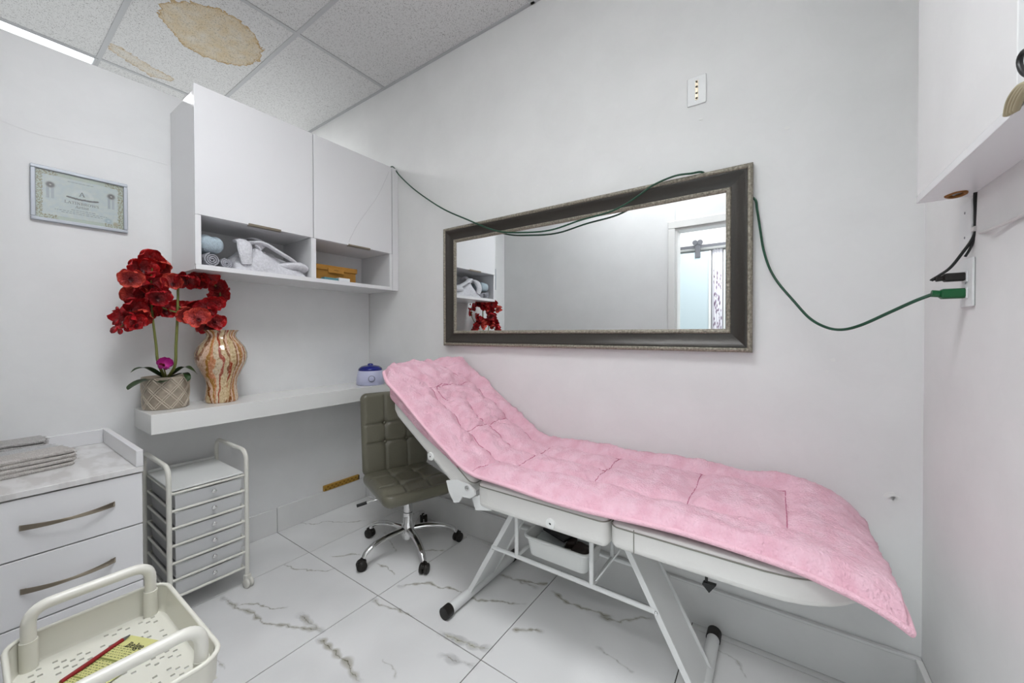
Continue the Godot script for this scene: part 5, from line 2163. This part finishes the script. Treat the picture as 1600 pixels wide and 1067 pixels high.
	m = MB.new()
	m.tube([Vector3(0.405, 0.5263, 1.03), Vector3(0.404, 0.5263, 1.19)], 0.0032, 8)
	tag(put(m, "red_stick", mat("red pencil")), "thin red stick lying on the top cart drawer", "stick")

# ---------------------------------------------------------------- cream utility trolley in front
func build_trolley() -> void:
	var t := thing("utility_trolley", "cream plastic utility trolley with pierced tray and two loop handles", "trolley", Vector3(1.445, 0, 1.562))
	var pl := mat("trolley plastic")
	var hx := 0.185
	var hz := 0.117
	var rim_y := 0.60
	for lvl in [0.60, 0.34, 0.10]:
		var tray := Node3D.new()
		tray.name = "tray"
		t.add_child(tray, true)
		tray.position = Vector3(0, lvl, 0)
		var m := MB.new()
		for side in [0, 1]:
			var rows := []
			for p in [[1.0, 0.0], [0.985, -0.05], [0.965, -0.058]]:
				var row := []
				for q in round_rect(hx * p[0] - side * 0.004, hz * p[0] - side * 0.004, 0.04):
					row.append(Vector3(q.x, p[1], q.y))
				row.append(row[0])
				rows.append(row)
			m.grid(rows, side == 1)
		put(m, "wall", pl, tray)
		m = MB.new()
		var ring := []
		for q in round_rect(hx, hz, 0.04):
			ring.append(Vector3(q.x, 0, q.y))
		m.tube(ring, 0.0045, 8, true)
		put(m, "rim", pl, tray)
		m = MB.new()
		if lvl > 0.5:
			pierced(m, hx * 0.968, hz * 0.968, -0.056)
		else:
			var poly := PackedVector2Array(round_rect(hx * 0.968, hz * 0.968, 0.038))
			m.xf = Transform3D(Basis(Vector3.RIGHT, PI / 2), Vector3(0, -0.056, 0))
			m.prism(poly, -0.0015, 0.0015)
		put(m, "tray_floor", pl, tray)
	for s in [-1.0, 1.0]:
		var m := MB.new()
		var x: float = s * (hx - 0.021)
		m.tube(bent([Vector3(x, 0.60 - 0.02, -0.088), Vector3(x, 0.660, -0.088), Vector3(x, 0.660, 0.088), Vector3(x, 0.60 - 0.02, 0.088)], 0.032, 8), 0.0105, 14)
		put(m, "handle", mat("cream enamel"), t)
		for z in [-0.088, 0.088]:
			m = MB.new()
			m.tube([Vector3(x, 0.06, z), Vector3(x, 0.60, z)], 0.0125, 14)
			put(m, "post", pl, t)
			m = MB.new()
			m.xf = Transform3D(Basis.IDENTITY, Vector3(x, 0, z))
			m.box(Vector3(0, 0.05, 0), Vector3(0.024, 0.022, 0.024), 0.004)
			m.xf = Transform3D(Basis(Vector3.RIGHT, PI / 2), Vector3(x + 0.006, 0.022, z))
			m.lathe([Vector2(0, -0.009), Vector2(0.02, -0.009), Vector2(0.022, -0.006), Vector2(0.022, 0.006), Vector2(0.02, 0.009), Vector2(0, 0.009)], 18)
			put(m, "caster", mat("caster rubber"), t)
	# yellow printed sheet and a pencil on the tray
	var fy := rim_y - 0.056 + 0.0016
	var a := at(205, 993, 1, fy)
	var b := at(259, 1003, 1, fy)
	var across := (b - a)
	across.y = 0
	var wid := across.length()
	var ax := across.normalized()
	var dn := Vector3(-ax.z, 0, ax.x)
	if dn.z < 0:
		dn = -dn
	t = thing("price_sheet", "pale yellow printed price sheet lying in the trolley tray", "paper sheet", a)
	var m := MB.new()
	var rows := []
	for i in 13:
		var row := []
		for j in 9:
			row.append(ax * wid * j / 8.0 + dn * 0.145 * i / 12.0 + Vector3.UP * (0.001 + 0.003 * sin(i * 0.5) ** 2))
		rows.append(row)
	var k0 := m.v.size()
	m.grid(rows, true)
	for i in 13:
		for j in 9:
			m.uv[k0 + i * 9 + j] = Vector2(j / 8.0, i / 12.0)
	put(m, "paper", mat("price sheet"), t)
	var tm := TextMesh.new()
	tm.text = "Belge"
	var sf := SystemFont.new()
	sf.font_names = PackedStringArray(["Droid Serif"])
	sf.font_italic = true
	tm.font = sf
	tm.font_size = 32
	tm.pixel_size = 0.0005
	tm.depth = 0.0004
	tm.material = mat("ink")
	var tx := MeshInstance3D.new()
	tx.name = "heading"
	tx.mesh = tm
	t.add_child(tx, true)
	tx.transform = Transform3D(Basis(ax, -dn, Vector3.UP), ax * wid * 0.5 + dn * 0.024 + Vector3.UP * 0.0045)
	m = MB.new()
	var pa := at(203, 992, 1, fy + 0.005)
	var pb := at(95, 1066, 1, fy + 0.005)
	var pd := (pb - pa)
	t = thing("red_pencil", "thin dark red pencil lying along the price sheet in the trolley tray", "pencil", pa)
	m.tube([pd * 0.12 - dn * 0.0, pd * 1.0], 0.0042, 6)
	put(m, "barrel", mat("red pencil"), t)
	m = MB.new()
	m.tube([Vector3.ZERO, pd * 0.12], [0.0012, 0.004], 8)
	put(m, "cap", mat("steel"), t)

# a floor with rows of little slots in a diamond rhythm
func pierced(m: MB, hx: float, hz: float, y: float) -> void:
	var nx := 62
	var nz := 22
	var sx := hx * 2.0 / nx
	var sz := hz * 2.0 / nz
	for i in nx:
		for j in nz:
			var hole := false
			if i > 1 and j > 1 and i < nx - 2 and j < nz - 2 and i % 2 == 1:
				var q := (i / 2 + j) % 2
				var grp := posmod(i / 2 + j / 3, 7) < 5 and posmod(j + (i / 14) * 2, 6) < 5
				hole = q == 0 and grp
			if i + j < 4 or i + nz - j < 5 or nx - i + j < 5 or nx - i + nz - j < 6:
				continue
			var x0 := -hx + i * sx
			var z0 := -hz + j * sz
			if hole:
				var x1 := x0 + sx
				var z1 := z0 + sz
				var ez := sz * 0.16
				m.face(Vector3(x0, y, z0), Vector3(x1, y, z0), Vector3(x1, y, z0 + ez), Vector3(x0, y, z0 + ez), Vector3.UP)
				m.face(Vector3(x0, y, z1 - ez), Vector3(x1, y, z1 - ez), Vector3(x1, y, z1), Vector3(x0, y, z1), Vector3.UP)
				m.face(Vector3(x0, y, z0), Vector3(x0, y, z1), Vector3(x0, y - 0.003, z1), Vector3(x0, y - 0.003, z0), Vector3.RIGHT)
				m.face(Vector3(x1, y, z0), Vector3(x1, y, z1), Vector3(x1, y - 0.003, z1), Vector3(x1, y - 0.003, z0), Vector3.LEFT)
			else:
				m.face(Vector3(x0, y, z0), Vector3(x0 + sx, y, z0), Vector3(x0 + sx, y, z0 + sz), Vector3(x0, y, z0 + sz), Vector3.UP)
	# the frame round the slots is closed by the tray wall
	m.bx(-hx + 0.02, y - 0.0015, -hz, hx - 0.02, y - 0.0002, -hz + 0.004, 0.0003)

# ---------------------------------------------------------------- certificate
func build_certificate() -> void:
	var t := thing("framed_certificate", "framed pale green certificate with two seals on the partition", "framed certificate", Vector3(0.0, 1.657, 1.416))
	var hz := 0.14
	var hh := 0.224
	var m := MB.new()
	var fw := 0.014
	for e in [[-hz, 0.0, hz, fw], [-hz, hh - fw, hz, hh], [-hz, fw, -hz + fw, hh - fw], [hz - fw, fw, hz, hh - fw]]:
		m = MB.new()
		m.bx(0.001, e[1], e[0], 0.016, e[3], e[2], 0.003)
		put(m, "frame_bar", mat("silver frame"), t)
	m = MB.new()
	m.face(Vector3(0.006, fw, hz - fw), Vector3(0.006, fw, -hz + fw), Vector3(0.006, hh - fw, -hz + fw), Vector3(0.006, hh - fw, hz - fw), Vector3.RIGHT)
	m.bx(0.001, fw * 0.5, -hz + fw * 0.5, 0.0055, hh - fw * 0.5, hz - fw * 0.5, 0.0005)
	put(m, "paper", mat("certificate paper"), t)
	# lettering
	for w in [["A", 0.137, 26, false], ["LATINBROWS", 0.096, 15, false], ["Artist", 0.0805, 15, true]]:
		var tm := TextMesh.new()
		tm.text = w[0]
		var sf := SystemFont.new()
		sf.font_names = PackedStringArray(["Droid Serif"])
		sf.font_italic = w[3]
		tm.font = sf
		tm.font_size = 64
		tm.pixel_size = 0.0010 * w[2] / 64.0
		tm.depth = 0.0004
		tm.material = mat("ink")
		var tx := MeshInstance3D.new()
		tx.name = "lettering"
		tx.mesh = tm
		t.add_child(tx, true)
		tx.transform = Transform3D(Basis(Vector3.FORWARD, Vector3.UP, Vector3.RIGHT), Vector3(0.0066, w[1], 0.0))
	m = MB.new()
	m.bx(0.0085, fw - 0.001, -hz + fw - 0.001, 0.0095, hh - fw + 0.001, hz - fw + 0.001, 0.0002)
	put(m, "pane", mat("clear pane"), t)

# ---------------------------------------------------------------- right wall and back wall fittings
func build_right_wall() -> void:
	# socket with its cover
	var t := thing("wall_outlet", "white double socket on the right wall holding the green plug", "wall outlet", Vector3(W, 1.314, 0.337))
	var m := MB.new()
	m.bx(-0.006, -0.0585, -0.037, 0.0, 0.0585, 0.037, 0.003)
	put(m, "cover_plate", mat("outlet white"), t)
	for y in [0.0155, -0.0245]:
		m = MB.new()
		m.bx(-0.009, y - 0.014, -0.0165, -0.005, y + 0.014, 0.0165, 0.003)
		put(m, "receptacle", mat("outlet white"), t)
	m = MB.new()
	m.xf = Transform3D(Basis(Vector3.BACK, PI / 2), Vector3(-0.0055, 0.0, 0))
	m.lathe([Vector2(0.0035, 0.0), Vector2(0.003, 0.0012), Vector2(0, 0.0014)], 12)
	put(m, "screw", mat("steel"), t)
	# blank plate above it
	t = thing("blank_plate", "white blank cover plate behind the hanging leads on the right wall", "cover plate", Vector3(W, 1.455, 0.325))
	m = MB.new()
	m.bx(-0.005, -0.058, -0.036, 0.0, 0.056, 0.036, 0.003)
	put(m, "plate", mat("outlet white"), t)
	m = MB.new()
	for y in [-0.03, 0.03]:
		m.xf = Transform3D(Basis(Vector3.BACK, PI / 2), Vector3(-0.0045, y, 0))
		m.lathe([Vector2(0.0035, 0.0), Vector2(0.003, 0.0012), Vector2(0, 0.0014)], 12)
	put(m, "screw", mat("steel"), t)
	# plate high on the back wall
	t = thing("wall_plate", "narrow white wall plate with an open slot above the mirror", "wall plate", Vector3(2.201, 2.124, 0.0))
	m = MB.new()
	m.bx(-0.0355, 0.0, 0.0, 0.0355, 0.116, 0.006, 0.003)
	put(m, "plate", mat("outlet white"), t)
	m = MB.new()
	m.bx(-0.006, 0.018, 0.0055, 0.006, 0.098, 0.0068, 0.0005)
	put(m, "slot_strip", mat("nickel"), t)
	m = MB.new()
	for y in [0.026, 0.046, 0.072, 0.092]:
		m.xf = Transform3D(Basis(Vector3.RIGHT, PI / 2), Vector3(0.0, y, 0.0065))
		m.lathe([Vector2(0.0042, -0.001), Vector2(0.004, 0.0015), Vector2(0, 0.002)], 10)
	put(m, "screw", mat("caster rubber"), t)
	# boxed shelf: bottom board with a cable hole, front board, end board
	t = thing("boxed_shelf", "white boxed-in shelf high on the right wall with leads through its base", "shelf", Vector3(W, 1.52, 0.34))
	var white := mat("wall paint")
	m = MB.new()
	var d := 0.092
	# board with a ragged hole: four boxes round it
	var hz0 := 0.022
	var hz1 := 0.062
	var hx0 := -0.045
	var hx1 := -0.022
	m.bx(-d, 0.0, 0.0, 0.0, 0.018, hz0, 0.001)
	m.bx(-d, 0.0, hz1, 0.0, 0.018, 1.25, 0.001)
	m.bx(-d, 0.0, hz0, hx0, 0.018, hz1, 0.0005)
	m.bx(hx1, 0.0, hz0, 0.0, 0.018, hz1, 0.0005)
	put(m, "bottom_board", mat("cabinet white"), t)
	m = MB.new()
	var ring := []
	for k in 16:
		var a := TAU * k / 16
		ring.append(Vector3((hx0 + hx1) * 0.5 + cos(a) * 0.0145 * (1.0 + 0.12 * sin(k * 5.0)), 0.0005, (hz0 + hz1) * 0.5 + sin(a) * 0.0235))
	m.tube(ring, 0.0042, 6, true)
	put(m, "raw_edge", mat("raw wood"), t)
	m = MB.new()
	m.bx(-d + 0.002, 0.018, 0.0, -d + 0.014, 1.38, 0.485, 0.002)
	put(m, "front_board", white, t)
	m = MB.new()
	m.bx(-d + 0.014, 0.018, 0.0, 0.0, 1.38, 0.012, 0.001)
	put(m, "end_board", white, t)
	m = MB.new()
	m.bx(-d + 0.03, 0.018, 0.487, -d + 0.036, 1.38, 1.25, 0.001)
	put(m, "front_board", mat("cabinet white"), t)
	# cables lying on the board's open end
	t = thing("cable_bundle", "loop of beige and black cables sitting on the boxed shelf", "cables", Vector3(2.80, 1.54, 0.88))
	var inv := t.transform.affine_inverse()
	for k in 4:
		m = MB.new()
		m.xf = inv
		var o := k * 0.006
		m.tube(spline([at(1573 + k * 5, 180 - k * 3, 0, 2.757), at(1577 + k * 5, 160, 0, 2.754), at(1586 + k * 5, 143, 0, 2.752), at(1602 + k * 4, 131, 0, 2.752), at(1640, 128 + k * 3, 0, 2.752), at(1690, 150, 0, 2.754)], 6), 0.0042, 8)
		put(m, "cable", mat("beige cable"), t)
	m = MB.new()
	m.xf = inv
	var loop := []
	for k in 24:
		var a := TAU * k / 24
		loop.append(at(1611 + cos(a) * 18, 97 + sin(a) * 21, 0, 2.752))
	m.tube(loop, 0.0035, 8, true)
	m.tube(spline([at(1625, 112, 0, 2.752), at(1645, 130, 0, 2.752), at(1680, 150, 0, 2.752)], 6), 0.0035, 8)
	put(m, "cable", mat("black plastic"), t)
